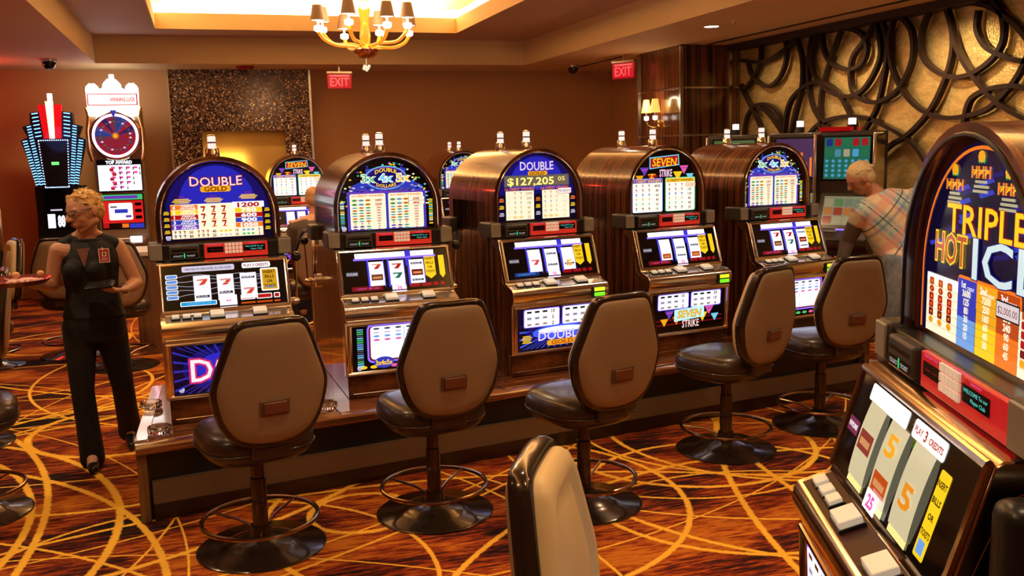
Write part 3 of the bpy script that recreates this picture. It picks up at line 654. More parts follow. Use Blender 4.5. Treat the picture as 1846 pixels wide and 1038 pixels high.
def slot_machine(name, dome, low, reels, style, lever=True, hot=1.6, near=False):
    root = empty(name)
    B = BASE
    S = Matrix.Translation((0, 0, -B))
    # cabinet
    side = [(.335, .42), (.335, 1.50), (.03, 1.50), (.03, 1.30), (-.06, 1.26), (-.13, 1.0), (-.22, .93), (-.235, .42)]
    MB().prism(side, -.325, .325, 'x', T=S).build('cabinet', wood_y if not near else wood_d, root, bevel=.004)
    # barrel dome hood
    out = arch(.325, 1.30, .325); inn = arch(.300, 1.30, .300)
    mb = MB(); n = len(out)
    vs = [(x, -.035, z-B) for x, z in out]+[(x, -.035, z-B) for x, z in inn]+[(x, .335, z-B) for x, z in out]+[(x, .006, z-B) for x, z in inn]
    fs = []
    for i in range(n-1):
        fs += [(i, i+1, n+i+1, n+i), (i, 2*n+i, 2*n+i+1, i+1), (n+i, n+i+1, 3*n+i+1, 3*n+i)]
    fs.append(tuple(range(2*n, 3*n))); fs.append(tuple(range(3*n, 4*n))[::-1])
    mb.add(vs, fs); hood = mb.build('domed_hood', wood_y, root, ang=50)
    MB().tube([(x, -.037, z-B) for x, z in arch(.302, 1.37, .302)], .005, n=6).build('hood_trim', black if near else chrome, hood)
    # dome artwork
    A = Art((0, .003, 1.37-B), (1, 0, 0), (0, 0, 1)); dome(A); A.done('top_glass', root)
    # card reader band
    mb = MB(); mb.box(-.305, .305, -.06, .02, 1.272-B, 1.360-B); band = mb.build('card_reader_band', black, root, bevel=.006)
    MB().box(-.27, -.115, -.085, -.05, 1.28-B, 1.354-B).build('ticket_slot', greyp, band, bevel=.008)
    A = Art((0, -.0855, 1.272-B), (1, 0, 0), (0, 0, 1), .0006)
    A.rect(-.255, .052, -.13, .062, K_, 1); A.rect(-.26, .016, -.125, .040, K_, 1); A.text('COLLECT', -.225, .027, .010, lit(190, 190, 190), 2, wd=.05); A.text('TICKET', -.160, .027, .010, lit(190, 190, 190), 2, wd=.045); A.rect(-.196, .017, -.190, .040, lit(40, 230, 120), 2)
    A.done('ticket_sign', band)
    red_c = mat('red_fascia', (.55, .022, .014), .35, emit=(.9, .05, .03), es=.30) if not near else mat('crimson_fascia', (.55, .012, .014), .3, emit=(.8, .02, .03), es=.28)
    MB().box(-.09, .245 if not near else .298, -.075, -.05, 1.279-B, 1.356-B).build('red_fascia', red_c, band, bevel=.003)
    A = Art((0, -.0755, 1.272-B), (1, 0, 0), (0, 0, 1), .0006)
    A.rect(-.075, .036, .010, .066, K_, 1); A.text('--- ---', -.03, .052, .010, RED, 2, wd=.06); A.text('PLEASE INSERT CARD', -.035, .078, .005, PNK, 1, wd=.07)
    A.done('card_slot', band); A = Art((0, -.0755, 1.272-B), (1, 0, 0), (0, 0, 1), .0006)
    A.rect(.115, .036, .232, .070, K_, 1); A.text('WELCOME To our', .173, .060, .008, lit(90, 220, 200), 2, wd=.10); A.text('Player Club', .185, .046, .008, lit(90, 220, 200), 2, wd=.06); A.text('INFORMATION', .173, .077, .005, PNK, 1)
    A.done('reader_display', band)
    mb = MB()
    for i in range(5):
        for j in range(3): mb.box(.018+i*.019, .033+i*.019, -.081, -.074, (1.300+j*.020)-B, (1.316+j*.020)-B)
    mb.build('keypad', mat('keypad_keys', (.9, .84, .75), .4, emit=(1, .85, .65), es=.25), band)
    # speakers
    for sx in (-1, 1):
        mb = MB(); x0, x1 = sorted((sx*.300, sx*.375)); mb.box(x0, x1, -.075, .10, 1.275-B, 1.372-B)
        sp = mb.build('speaker', greyp, root, bevel=.012, seg=3)
        mb = MB(); x0, x1 = sorted((sx*.304, sx*.371)); mb.box(x0, x1, -.082, -.072, 1.282-B, 1.366-B); mb.build('speaker_grille', mesh_m, sp, bevel=.004)
    # chrome door: profile swept across
    prof = [(.0, 1.272), (-.100, 1.270), (-.118, 1.258), (-.200, 1.02), (-.205, 1.0), (-.292, .972), (-.306, .955), (-.310, .93), (-.306, .905), (-.295, .885), (-.282, .875), (-.285, .865), (-.270, .565), (-.26, .555), (-.20, .55), (-.20, .95), (-.09, 1.20), (0, 1.24)]
    cm = chrome if not near else mat('dark_gold_chrome', (.55, .40, .28), .14, 1)
    MB().prism(prof, -.340, .340, 'x', T=S).build('door', cm, root, bevel=.004)
    # dark reel window with its frame
    o = Vector((0, -.2035, 1.022-B)); v = Vector((0, .082, .236)).normalized(); T = Matrix.Translation(o)
    win = MB().add([(-.318, -.2045, 1.026-B), (.318, -.2045, 1.026-B), (.318, -.1245, 1.252-B), (-.318, -.1245, 1.252-B)], [(0, 1, 2, 3)]).build('reel_window', blackg, root, smooth=False)
    mb = MB(); a = (-.326, -.205, 1.018-B); b2 = (.326, -.205, 1.018-B); c2 = (.326, -.121, 1.258-B); d2 = (-.326, -.121, 1.258-B)
    mb.tube([a, d2], .010, n=8); mb.tube([d2, c2], .010, n=8); mb.tube([c2, b2], .010, n=8)
    mb.build('window_frame', cm, root)
    R = Matrix(((1, 0, 0), (0, v.z, v.y), (0, -v.y, v.z))).to_4x4()
    # tilted frame: x right, local z along the glass
    TT = Matrix.Translation(o+Vector((0, -.004, 0))) @ Matrix(((1, 0, 0, 0), (0, v.z, v.y, 0), (0, -v.y, v.z, 0), (0, 0, 0, 1)))
    TT = Matrix.Translation(o+Vector((0, -.003, 0))) @ Matrix(((1, 0, 0, 0), (0, -v.z*-1, v.y, 0), (0, -v.y, v.z, 0), (0, 0, 0, 1)))
    xs = (-.118, .002, .122) if not near else (-.155, -.02, .115)
    for i, sy in enumerate(reels):
        reel_strip('reel', sy, xs[i], TT, root, w=.085 if not near else .1, glow=hot if not near else .75, hh=.74 if not near else .92)
    A = Art(o+Vector((0, -.0015, 0)), (1, 0, 0), v, .0008)
    if style == 'five':
        for k in range(5): A.rrect(-.300, .060+k*.028, -.240, .083+k*.028, W_, 1, .006); A.rrect(-.297, .063+k*.028, -.243, .080+k*.028, LBL, 2, .005); A.text(str(k+1)+' CREDIT', -.27, .0715+k*.028, .010, BLU, 3, wd=.04)
        A.rrect(-.215, .205, .055, .236, SIL, 1, .008); A.text('WINS PAID ON LINES PLAYED, ALL WINS ADDED', -.08, .22, .012, GRY, 2, wd=.24, off=.02)
        A.rrect(.095, .208, .245, .238, W_, 1, .008); A.text('PLAY 5 CREDITS', .17, .223, .016, MAR, 2, wd=.13, off=.03)
        A.rrect(.188, .075, .282, .202, W_, 1, .008); A.rect(.196, .082, .274, .195, GLD, 2); A.rect(.200, .085, .270, .192, lit(200, 150, 30), 3)
        for k, s_ in enumerate(('INSERT', 'BILLS', 'OR', 'TICKETS')): A.text(s_, .235, .180-k*.026, .016, K_, 5, off=.02, maxw=.062)
        A.rect(.212, .092, .258, .100, LBL, 4)
        A.rrect(-.235, .020, -.050, .045, W_, 1, .005); A.rect(-.231, .023, -.054, .042, lit(30, 150, 220), 2); A.text('CREDITS 25', -.14, .033, .009, CYA, 3, wd=.12)
        A.rect(-.035, .002, .055, .066, lit(250, 240, 245, 1.2), 1); A.text('25', .012, .045, .022, PNK, 2, off=.04)
        for a0, a1 in ((.075, .150), (.158, .240), (.25, .282)): A.rrect(a0, .034, a1, .062, W_, 1, .004); A.rect(a0+.004, .038, a1-.004, .058, RED, 2); A.rect(a0, .012, a1, .022, BRN, 1)
        for k in range(5):
            y0 = .071+k*.028; y1 = .10+k*.018; pts = [(-.24+j*.02, y0+(y1-y0)*(j/22)+(.006*math.sin(j*.55+k*1.3))) for j in range(23)]
            for j in range(22): (x0, q0), (x1, q1) = pts[j], pts[j+1]; A.poly([(x0, q0), (x1, q1), (x1, q1+.0018), (x0, q0+.0018)], SIL, 14)
    else:
        uv = {'gold': VIO, 'blue': VIO, 'seven': VIO}.get(style, VIO)
        if near:
            A.rrect(-.235, .197, -.005, .236, lit(255, 250, 240, 1.6), 1, .006); A.rrect(.025, .197, .185, .236, lit(250, 245, 240, 1.1), 1, .008)
            A.text('PLAY', .055, .217, .014, RED, 2, off=.02, maxw=.04); A.text('3', .09, .217, .022, RED, 2, off=.03); A.text('CREDITS', .14, .215, .013, RED, 2, off=.03, wd=.065)
            A.rrect(-.305, .10, -.235, .135, lit(150, 60, 110, .5), 1, .004); A.text('PAYLINE', -.27, .118, .012, W_, 2, wd=.055, off=.02)
            for x in xs: A.rect(x-.047, .008, x+.047, .026, lit(245, 235, 150), 4)
            A.poly([(-.055, .002), (.015, .002), (.015, .045), (-.055, .045)], lit(245, 235, 255, 1.2), 18); A.text('25', -.02, .024, .028, PNK, 19, off=.04)
            A.rrect(.19, .02, .235, .19, YEL, 1, .005)
            for k, s_ in enumerate(('INSERT', 'BILLS', 'OR', 'TICKETS')): A.text(s_, .212, .165-k*.032, .012, K_, 2, off=.03, maxw=.04)
            A.rect(.198, .028, .226, .055, LBL, 2)
        else:
            A.rect(-.235, .207, .06, .236, lit(250, 250, 255, hot*1.3), 1); A.rect(.095, .207, .235, .236, lit(250, 250, 255, hot*1.3), 1)
            A.rect(-.245, .195, .245, .207, VIO, 1); A.rect(.06, .150, .095, .24, lit(60, 50, 210, 1.0), 1)
            for x in xs: A.rect(x-.052, .03, x-.0425, .207, lit(70, 60, 230, 1.2), 1); A.rect(x+.0425, .03, x+.050, .207, lit(50, 40, 170, 1.0), 1)
            if style == 'blue': A.text('PLAY 2 CREDITS', .165, .222, .013, RED, 2, wd=.12, off=.02)
            A.rrect(-.295, .105, -.225, .130, GRY, 1, .004); A.text('PAYLINE', -.26, .1175, .013, SIL, 2, wd=.06, off=.02)
            for x0 in (.205, .277):
                w2 = .032 if x0 < .25 else .017
                A.rect(x0-w2, .085, x0+w2, .20, YEL, 1); A.poly([(x0-w2, .085), (x0+w2, .085), (x0, .062)], YEL, 1)
                if x0 < .25:
                    for k, s_ in enumerate(('INSERT', 'BILLS', 'OR', 'TICKETS')): A.text(s_, x0, .185-k*.026, .015, K_, 2, off=.02, maxw=.055)
            if style == 'gold': A.rrect(-.27, .018, -.10, .042, lit(20, 60, 140, .8), 1, .004); A.text('CREDITS', -.19, .03, .010, LBL, 2, wd=.12)
            else: A.rrect(-.27, .015, -.09, .042, MAR, 1, .004); A.text('1 CREDIT  RETURN', -.18, .028, .010, PNK, 2, wd=.14)
            A.rect(-.035, -.002, .050, .040, lit(240, 225, 250, 1.4), 1); A.text('25', .008, .02, .022, PNK, 2, off=.04)
            for a0, a1 in ((.07, .135), (.142, .205), (.212, .245), (.255, .285)): A.rrect(a0, .018, a1, .042, MAR, 1, .004); A.rect(a0+.006, .026, a1-.006, .034, RED, 2)
    A.done('reel_artwork', win)
    # button deck
    deck = MB().add([(-.315, -.209, 1.001-B), (.315, -.209, 1.001-B), (.315, -.288, .9755-B), (-.315, -.288, .9755-B)], [(0, 1, 2, 3)]).build('button_deck', mat('deck_wood', (.045, .012, .010), .35, spec=.25) if near else mat('deck_silver', (.62, .60, .60), .2, .8), root, smooth=False)
    dn = Vector((0, -.079, -.0255)).normalized()
    for (x, w, dp) in ((-.265, .038, .018), (-.210, .038, .018), (-.155, .038, .018), (-.055, .07, .03), (.165, .07, .03)):
        c = Vector((x, -.250, .988-B+.002)) if w < .05 else Vector((x, -.250, .990-B))
        mb = MB(); mb.box(-w/2, w/2, -dp, dp, 0, .016 if w < .05 else .022)
        ob = mb.build('button', white_pl, root, bevel=.003); ob.location = c; ob.rotation_euler = (.31, 0, 0)
        mb = MB(); mb.box(-w/2-.004, w/2+.004, -dp-.004, dp+.004, -.004, .006); mb.build('button_bezel', black, ob)
    if near: MB().box(.375, .45, -.15, .05, .70-B, 1.235-B).build('side_bumper', black, root, bevel=.03, seg=4)
    # bill acceptor lights
    mb = MB(); mb.box(.215, .305, -.325, -.29, .885-B, .955-B); ba = mb.build('bill_acceptor', black, root, bevel=.004)
    MB().box(.222, .298, -.329, -.324, .925-B, .948-B).build('yellow_light', lit(230, 240, 40, 1.2), ba); MB().box(.222, .298, -.329, -.324, .893-B, .916-B).build('green_light', lit(120, 240, 40, 1.2), ba)
    # lower glass
    o = Vector((0, -.2735, .583-B)); v = Vector((0, -.0138, .276)).normalized()
    A = Art(o, (1, 0, 0), v, .0006); low(A); A.done('lower_glass', root)
    mb = MB()
    for zz in (.575, .858): y = -.274-(zz-.575)*.05; mb.tube([(-.325, y, zz-B), (.325, y, zz-B)], .008, n=8)
    for x in (-.318, .318): mb.tube([(x, -.274, .575-B), (x, -.288, .858-B)], .008, n=8)
    mb.build('lower_frame', cm, root)
    MB().tube([(-.30, -.2365, .445-B), (.30, -.2365, .445-B)], .004, n=6).build('plinth_trim', chrome, root)
    # candle
    mb = MB(); mb.lathe([(.0, 0), (.032, 0), (.034, .012), (.026, .03), (.024, .045), (0, .046)], n=16, c=(0, .14, ARCZ+.322-B)); cn = mb.build('candle_base', chrome, root)
    mb = MB(); z0 = ARCZ+.368-B
    mb.lathe([(.0, 0), (.022, 0), (.022, .03), (.0225, .03)], white_pl if False else lit(250, 225, 215, 1.1), n=16, c=(0, .14, z0)); mb.lathe([(.0225, .0), (.0225, .008), (0, .008)], mat('candle_band', (.10, .06, .14), .3), n=16, c=(0, .14, z0+.028))
    mb.lathe([(0, 0), (.022, 0), (.022, .026), (.019, .030), (0, .031)], lit(250, 225, 215, 1.1), n=16, c=(0, .14, z0+.036)); mb.lathe([(0, 0), (.0235, 0), (.0235, .005), (.010, .009), (0, .01)], chrome, n=16, c=(0, .14, z0+.067))
    mb.build('candle_lens', None, root)
    for a in (-.036, .036): MB().tube([(a, .14, ARCZ+.31-B), (a*.95, .14, ARCZ+.36-B), (a*.7, .14, ARCZ+.375-B)], .004, n=6).build('candle_bracket', chrome, cn)
    if lever:
        pv = (.375, -.02, 1.0-B)
        mb = MB(); mb.lathe([(0, 0), (.045, 0), (.045, .02), (.03, .03), (0, .03)], T=Matrix.Translation((.325, -.02, 1.0-B)) @ Matrix.Rotation(PI/2, 4, 'Y'), n=16); mb.cap(pv, .022, (.40, -.02, 1.0-B), .018)
        h = mb.build('lever_pivot', chrome, root)
        MB().tube([(.395, -.02, 1.0-B), (.395, -.035, 1.08-B), (.395, -.075, 1.235-B)], .006, n=8).build('lever_rod', chrome, h)
        MB().sphere((.395, -.08, 1.26-B), .028, n=18).build('lever_knob', blackg, h)
    else:
        MB().lathe([(0, 0), (.048, 0), (.045, .008), (0, .009)], T=Matrix.Translation((.325, .12, 1.24-B)) @ Matrix.Rotation(PI/2, 4, 'Y'), n=20).build('side_cap', greyp, root)
    return root

OR7 = lit(215, 70, 40, .9)
R5 = [[('7', .72, OR7), ('blur', .66, OR7), ('bar', .2, K_)], [('7', .75, OR7), ('7', .60, OR7), ('bar', .32, K_)], [('bar', .8, K_), ('7', .3, OR7), ('blur', .2, OR7)]]
R5 = [[('7', .72, OR7), ('bar', .2, K_)], [('7', .68, OR7), ('bar', .3, K_)], [('bar', .8, K_), ('7', .3, OR7)]]
RB = [[('blur', .35, lit(110, 60, 40)), ('7', .78, RED)], [('7', .75, RED), ('7', .38, lit(30, 110, 90))], [('bar', .82, K_), ('blur', .45, MAR), ('bar', .15, K_)]]
RP = [[('7', .42, lit(220, 70, 90))], [('bar', .28, K_), ('bar', .75, LBL)], [('bar', .28, K_), ('5', .3, GLD)]]
RS = [[('blur', .2, BRN)], [('bar', .2, K_), ('bar', .55, K_)], [('blur', .2, BRN), ('bar', .62, K_)]]
RI = [[('blur', .5, lit(150, 60, 50, .8))], [('5', .72, GLD), ('blur', .25, BRN)], [('5', .42, lit(225, 140, 30))]]

ROW = math.radians(8.5); DR = Vector((math.cos(ROW), math.sin(ROW), 0)); NR = Vector((math.sin(ROW), -math.cos(ROW), 0))
O1 = Vector((.075, 5.416, 0))
S = [0.0, .975, 1.99, 2.985, 3.962]
spec = [('slot_machine', art_gold5, low_gold5, R5, 'five', True, 1.05), ('slot_machine', art_345, low_345, RB, 'blue', True, 1.5), ('slot_machine', art_prog, low_prog, RP, 'gold', False, 1.7), ('slot_machine', art_seven, low_seven, RS, 'seven', False, 1.7), ('slot_machine', art_345, low_345, RB, 'blue', False, 1.8)]
LB = ['arched slot machine with DOUBLE above a coloured 1200 payline table, left end of row', 'arched slot machine with 3x 4x 5x glass and a side lever, second from left',
      'arched slot machine with the amber $127,205 jackpot display, middle of the row', 'front-row arched slot machine with SEVEN on its top glass, beside the jackpot machine', 'arched slot machine with 3x 4x 5x glass at the right end of the front row']
machines = []
for i, sp in enumerate(spec):
    r = slot_machine(*sp); p = O1+DR*S[i]; r.location = (p.x, p.y, BASE); r.rotation_euler = (0, 0, ROW-[.10, .11, .01, 0, 0][i])
    tag(r, LB[i], 'slot machine', 'slot machines in the front row'); machines.append(r)
RL = ['wooden slot machine backing onto the 3x 4x 5x lever machine, its lever showing', 'wooden slot machine facing away behind the jackpot machine', 'wooden slot machine facing away behind the SEVEN machine of the front row', 'wooden slot machine facing away behind the far right 3x 4x 5x machine']
for i in range(1, 5):
    c = copy_tree(machines[i]); al = ROW-[0, .11, .01, 0, 0][i]; p = O1+DR*S[i]+Vector((-math.sin(al), math.cos(al), 0))*.672; c.location = (p.x, p.y, BASE); c.rotation_euler = (0, 0, al+PI)
    tag(c, RL[i-1], 'slot machine', 'slot machines facing away in the second row')
# machines in the bank behind
c = copy_tree(machines[3]); c.location = (1.03, 10.9, BASE); c.rotation_euler = (0, 0, .03); tag(c, 'distant SEVEN slot machine with a seated man playing, between the two left front machines', 'slot machine', 'slot machines in the bank behind')
c = copy_tree(machines[1]); c.location = (3.05, 11.2, BASE); c.rotation_euler = (0, 0, .05); tag(c, 'distant slot machine with purple top glass, seen between the second and third front machines', 'slot machine', 'slot machines in the bank behind')
for (x0, x1) in ((.40, 1.75), (2.45, 3.70)):
    cb = empty('slot_counter', (0, 11.1, 0)); tag(cb, 'low wood counter under the distant '+('SEVEN' if x0 < 1 else 'purple-topped')+' slot machine', 'counter')
    MB().box(x0, x1, -.72, 1.3, .36, BASE-.001).build('counter_top', wood_c, cb, bevel=.004); MB().box(x0+.03, x1-.03, -.62, 1.2, 0, .36).build('plinth', black, cb)
c = copy_tree(machines[1]); c.location = (3.02, 11.88, BASE); c.rotation_euler = (0, 0, .05+PI); tag(c, 'wooden slot machine facing away behind the distant purple-topped machine', 'slot machine')

# foreground machine
ice = slot_machine('slot_machine', art_ice, low_seven, RI, 'ice', False, 1.5, near=True)
th = math.radians(-113); lx = Vector((math.cos(th), math.sin(th), 0)); ly = Vector((-math.sin(th), math.cos(th), 0))
pc = Vector((1.647, 2.021, 0)) + lx*.34*1.2 + ly*.10
ice.scale = (1.2, .95, 1.1); ice.location = (pc.x, pc.y, .31); ice.rotation_euler = (0, 0, th); tag(ice, 'large close slot machine with TRIPLE HOT ICE top glass at the right edge', 'slot machine')
mb = MB(); mb.box(-.5, .6, -.26, .45, 0, .31); o = mb.build('machine_stand', wood_c, bevel=.02); o.location = (pc.x, pc.y, 0); o.rotation_euler = (0, 0, th); tag(o, 'low wooden stand under the close TRIPLE HOT ICE slot machine', 'stand')
# drink holder bumper by the right side
#, (.075, .20), (.06, .245), (.03, .262), (0, .265)], n=24)

# ---------------------------------------------------------------- counter under the row
cx0, cx1 = -.585, 4.50
ct = empty('slot_counter', tuple(O1), ROW); tag(ct, 'long low glossy wood counter carrying the front row of slot machines', 'counter')
mb = MB(); ang_ = ROW-math.radians(-1.5)
cx = lambda y: cx0+.03+(y+.44)*math.tan(ang_)          # the left end runs back almost square to the room
BK = .78
mb.prism([(cx(-.44), -.44), (cx1, -.44), (cx1, 1.12), (1.0, 1.12), (1.0, BK), (cx(BK), BK)], .372, BASE-.001, 'z')
prof = [(-.44, .418), (-.475, .412), (-.495, .398), (-.50, .382), (-.495, .365), (-.475, .352), (-.44, .350)]
mb.prism(prof, cx0+.03, cx1, 'x'); mb.build('counter_top', wood_c, ct, bevel=.003)
MB().prism([(cx(-.40)+.05, -.40), (cx1-.03, -.40), (cx1-.03, 1.05), (1.05, 1.05), (1.05, BK-.05), (cx(BK)+.05, BK-.05)], 0, .372, 'z').build('plinth', black, ct)
MB().box(cx0+.10, cx1-.06, -.44, -.40, .085, .20).build('kick_panel', mat('kick_laminate', (.16, .10, .06), .5), ct)
MB().box(cx0+.10, cx1-.06, -.445, -.40, 0, .085).build('skirting', mat('skirting_dark', (.03, .014, .01), .25), ct)
MB().prism([(cx(-.455)+.005, -.455), (cx(-.455)+.055, -.455), (cx(BK)+.055, BK-.02), (cx(BK)+.005, BK-.02)], 0, .352, 'z').build('end_panel', wood_n, ct, bevel=.004)
MB().box(cx1-.055, cx1-.005, -.455, 1.06, 0, .352).build('end_panel', wood_n, ct, bevel=.004)
MB().prism([(cx(-.42), -.42), (cx(-.42)+.06, -.42), (cx(BK-.03)+.06, BK-.03), (cx(BK-.03), BK-.03)], BASE-.0005, BASE+.004, 'z').build('end_strip', mat('pale_lacquer', (.62, .52, .56), .18, coat=.6), ct)
mb = MB()
for x in (.50, 1.49, 2.49, 3.48): mb.box(x-.002, x+.002, -.47, 1.1, BASE-.001, BASE+.001)
mb.build('seam', black, ct)
# ashtrays
def ashtray(x, y, label, r=.058):
    mb = MB(); n = 32; rings = []
    for (rr, z) in ((r*.82, 0), (r, .004), (r*1.02, .03), (r*.94, .036), (r*.84, .034), (r*.76, .014), (r*.02, .010)):
        rings.append([((rr*(1+(.035 if i % 2 else -.02)*(z > .002)))*math.cos(2*PI*i/n), (rr*(1+(.035 if i % 2 else -.02)*(z > .002)))*math.sin(2*PI*i/n), z) for i in range(n)])
    o = mb.loft(rings).build('ashtray', glass, smooth=True, ang=20); p = O1+DR*x-NR*y; o.location = (p.x, p.y, BASE+.0045); tag(o, label, 'ashtray', 'glass ashtrays on the counter'); return o
ashtray(-.42, -.33, 'cut glass ashtray near the front left corner of the counter')
ashtray(-.405, .22, 'cut glass ashtray beside the left machine, further back on the counter end')
ashtray(.455, -.33, 'cut glass ashtray on the counter between the first two stools')
# ---------------------------------------------------------------- stools
def stool(label, px, py, face, group='slot stools in front of the row', swivel=0):
    global STOOL
    if STOOL is None:
        root = empty('slot_stool')
        mb = MB(); mb.lathe([(0, 0), (.292, 0), (.298, .006), (.285, .014), (.185, .020), (.165, .034), (.10, .052), (.055, .066), (.045, .11), (0, .11)], n=40); mb.build('base', bronze, root)
        mb = MB(); mb.lathe([(0, .10), (.036, .10), (.036, .34), (.030, .345), (.030, .50), (0, .50)], n=20); mb.build('post', bronze, root)
        mb = MB(); n = 36; mb.tube([(.265*math.cos(2*PI*k/n), .265*math.sin(2*PI*k/n), .145) for k in range(n)], .011, n=8, closed=True); fr = mb.build('foot_ring', brass_ring, root)
        for a in (.6, 2.3, 4.4):
            MB().tube([(.03*math.cos(a), .03*math.sin(a), .09), (.12*math.cos(a), .12*math.sin(a), .125), (.262*math.cos(a), .262*math.sin(a), .145)], .007, n=6).build('spoke', brass_ring, fr)
        # seat: faces +y (towards machine), pad rounded square
        def ring(hx, hy, z, e=3.2, n=36, oy=0): return [((abs(math.cos(a))**(2/e))*hx*(1 if math.cos(a) > 0 else -1), oy+(abs(math.sin(a))**(2/e))*hy*(1 if math.sin(a) > 0 else -1), z) for a in [2*PI*k/n for k in range(n)]]
        mb = MB(); mb.loft([ring(.12, .12, .452, oy=.02), ring(.20, .195, .455, oy=.02), ring(.225, .222, .472, oy=.02), ring(.246, .242, .500, oy=.02), ring(.254, .250, .540, oy=.02), ring(.250, .246, .575, oy=.02), ring(.230, .226, .600, oy=.02), ring(.17, .17, .612, oy=.02), ring(.05, .05, .616, oy=.02)])
        s_ = mb.build('seat', leather, root, ang=80); MB().tube([tuple(p) for p in ring(.255, .251, .520, oy=.02)], .0035, n=6, closed=True).build('piping', leather, s_)
        # back: shield outline, tapered to the foot
        out = [(.0, .533), (.100, .533), (.142, .522), (.168, .485), (.210, .375), (.248, .26), (.246, .19), (.220, .095), (.172, .020), (.100, -.018), (0, -.030)]
        half = spline(out, 4); full = half+[(-x, z) for x, z in half[::-1][1:-1]]
        Zb = .595; Yb = -.262
        def bk(s, y, sh=0):
            cz = .24; res = []
            for x, z in full:
                X = x*s if s < 1 else x+(s-1)*.2*(1 if x > 0 else -1)*min(1, abs(x)/.1); Z = cz+(z-cz)*s
                res.append((X, Yb-.055*(Z/.44)+y+.25*X*X, Zb+Z))
            return res
        def flip(r): return r
        fcx = lambda y, z: (0, Yb-.055*(z/.44)+y, Zb+z)
        def pad(name, M, y0, y1, sg):
            mb = MB(); rs = [bk(.955, y0), bk(.95, y0+sg*.012), bk(.90, y0+sg*.024), bk(.75, y1), bk(.45, y1+sg*.003), bk(.1, y1+sg*.004)]
            return mb.loft(rs).build(name, M, root, ang=80)
        pad('back_shell', tan, -.012, -.042, -1); mb = MB(); mb.loft([bk(.955, .018), bk(.965, .040), bk(.94, .060), bk(.86, .074), bk(.78, .072), bk(.72, .060), bk(.66, .066), bk(.45, .078), bk(.1, .080)]).build('back_cushion', tan_l, root, ang=80)
        mb = MB(); r1 = bk(.97, -.026); r2 = bk(1.01, -.024); r3 = bk(1.035, -.010); r4 = bk(1.035, .012); r5 = bk(1.01, .028); r6 = bk(.97, .030)
        mb.loft([r1, r2, r3, r4, r5, r6]).build('back_frame', bronze, root, ang=80)
        mb = MB(); mb.box(-.052, .052, -.014, .006, -.027, .027); h = mb.build('hand_grip', handle_m, root, bevel=.006, seg=3); h.location = (0, Yb-.070, Zb+.155); h.rotation_euler = (.12, 0, 0)
        mb = MB(); mb.box(-.064, .064, -.004, .006, -.036, .034); hh = mb.build('grip_recess', mat('grip_shadow_vinyl', (.12, .07, .035), .5), h, bevel=.004)
        MB().box(-.09, .09, -.262, -.16, .50, .66).build('back_bracket', leather, root, bevel=.015)
        STOOL = root; r = root
    else: r = copy_tree(STOOL)
    r.location = (px, py, 0); r.rotation_euler = (0, 0, face); tag(r, label, 'stool', group); return r
STOOL = None
stool('tan-backed stool nearest the left end of the row, back toward the viewer', .155, 4.38, math.radians(14))
stool('tan-backed stool in front of the 3x 4x 5x lever machine, second from left', 1.02, 4.50, math.radians(7))
stool('tan-backed stool in front of the $127,205 jackpot machine', 1.77, 4.32, math.radians(13))
stool('tan-backed stool turned sideways in front of the front-row SEVEN machine', 2.90, 4.82, math.radians(22))
stool('tan-backed stool at the right end of the row, next to the bending man', 3.72, 5.03, math.radians(2))
stool('closest stool, its beige back cushion rising from the bottom edge', .95, 1.79, math.radians(-121), None)
stool('brown-backed stool with the seated man between the two left front machines', .99, 9.2, .05, 'stools along the far banks')
stool('dark brown stool behind the woman, before the neon blue machine', -1.25, 9.60, -.05, 'stools along the far banks')
stool('dark brown stool behind the woman, before the wheel machine', -.76, 8.85, .05, 'stools along the far banks')
stool('stool at the left edge with the bare-armed person on it', -1.93, 9.38, 1.9, 'stools along the far banks')
stool('tan stool at the left edge just behind the serving tray', -1.58, 6.75, math.radians(100), None)
stool('stool at the left edge, only the rim of its dark seat showing', -1.26, 5.35, math.radians(-80), None)

# ---------------------------------------------------------------- background cabinets
# wheel machine
wm = empty('wheel_machine', (-1.0, 13.2, 0), math.radians(-4)); tag(wm, 'tall slot machine with a round prize wheel and glowing white crown sign', 'slot machine')
cabm = mat('champagne_metal', (.42, .33, .25), .35, .6)
MB().prism([(.0, 0), (.0, .75), (.06, 1.1), (.04, 1.75), (.04, 2.45), (.35, 2.45), (.35, 0)], -.30, .30, 'x').build('cabinet', cabm, wm, bevel=.01)
MB().box(-.29, .29, -.22, .02, .72, .82).build('button_deck', cabm, wm, bevel=.02)
mb = MB(); mb.box(.1, .24, -.235, -.2, .76, .84); mb.build('button_cluster', BW, wm)
A = Art((0, .018, .80), (1, 0, 0), (0, .05, 1), .001)
A.rect(-.265, .12, .265, .58, K_, 0); A.rect(-.25, .50, .25, .57, GRN, 1); A.rect(-.22, .515, .19, .555, PUR, 2); A.rect(-.25, .20, .25, .49, lit(200, 30, 25, 1.1), 1); A.rrect(-.17, .24, .12, .46, W_, 2, .02)
A.rect(-.10, .33, .06, .38, BLU, 3); A.rect(-.15, .40, -.07, .42, GRY, 3); A.rect(.03, .27, .10, .30, PUR, 3); A.rect(-.25, .14, -.18, .20, RED, 3)
for k in range(3): A.rect(.15, .25+k*.085, .23, .29+k*.085, K_, 3)
A.rect(-.02, .14, .06, .19, ORG, 3); A.rect(.07, .13, .25, .19, BLU, 3); A.done('lower_screen', wm)
A = Art((0, .028, 1.42), (1, 0, 0), (0, .0, 1), .001)
A.rect(-.27, -.02, .27, .40, K_, 0); A.rect(-.26, .0, .26, .33, lit(240, 250, 250, 1.5), 1); A.text('TOP AWARD', 0, .365, .04, BW, 1, wd=.32, off=.04)
R_ = random.Random(4)
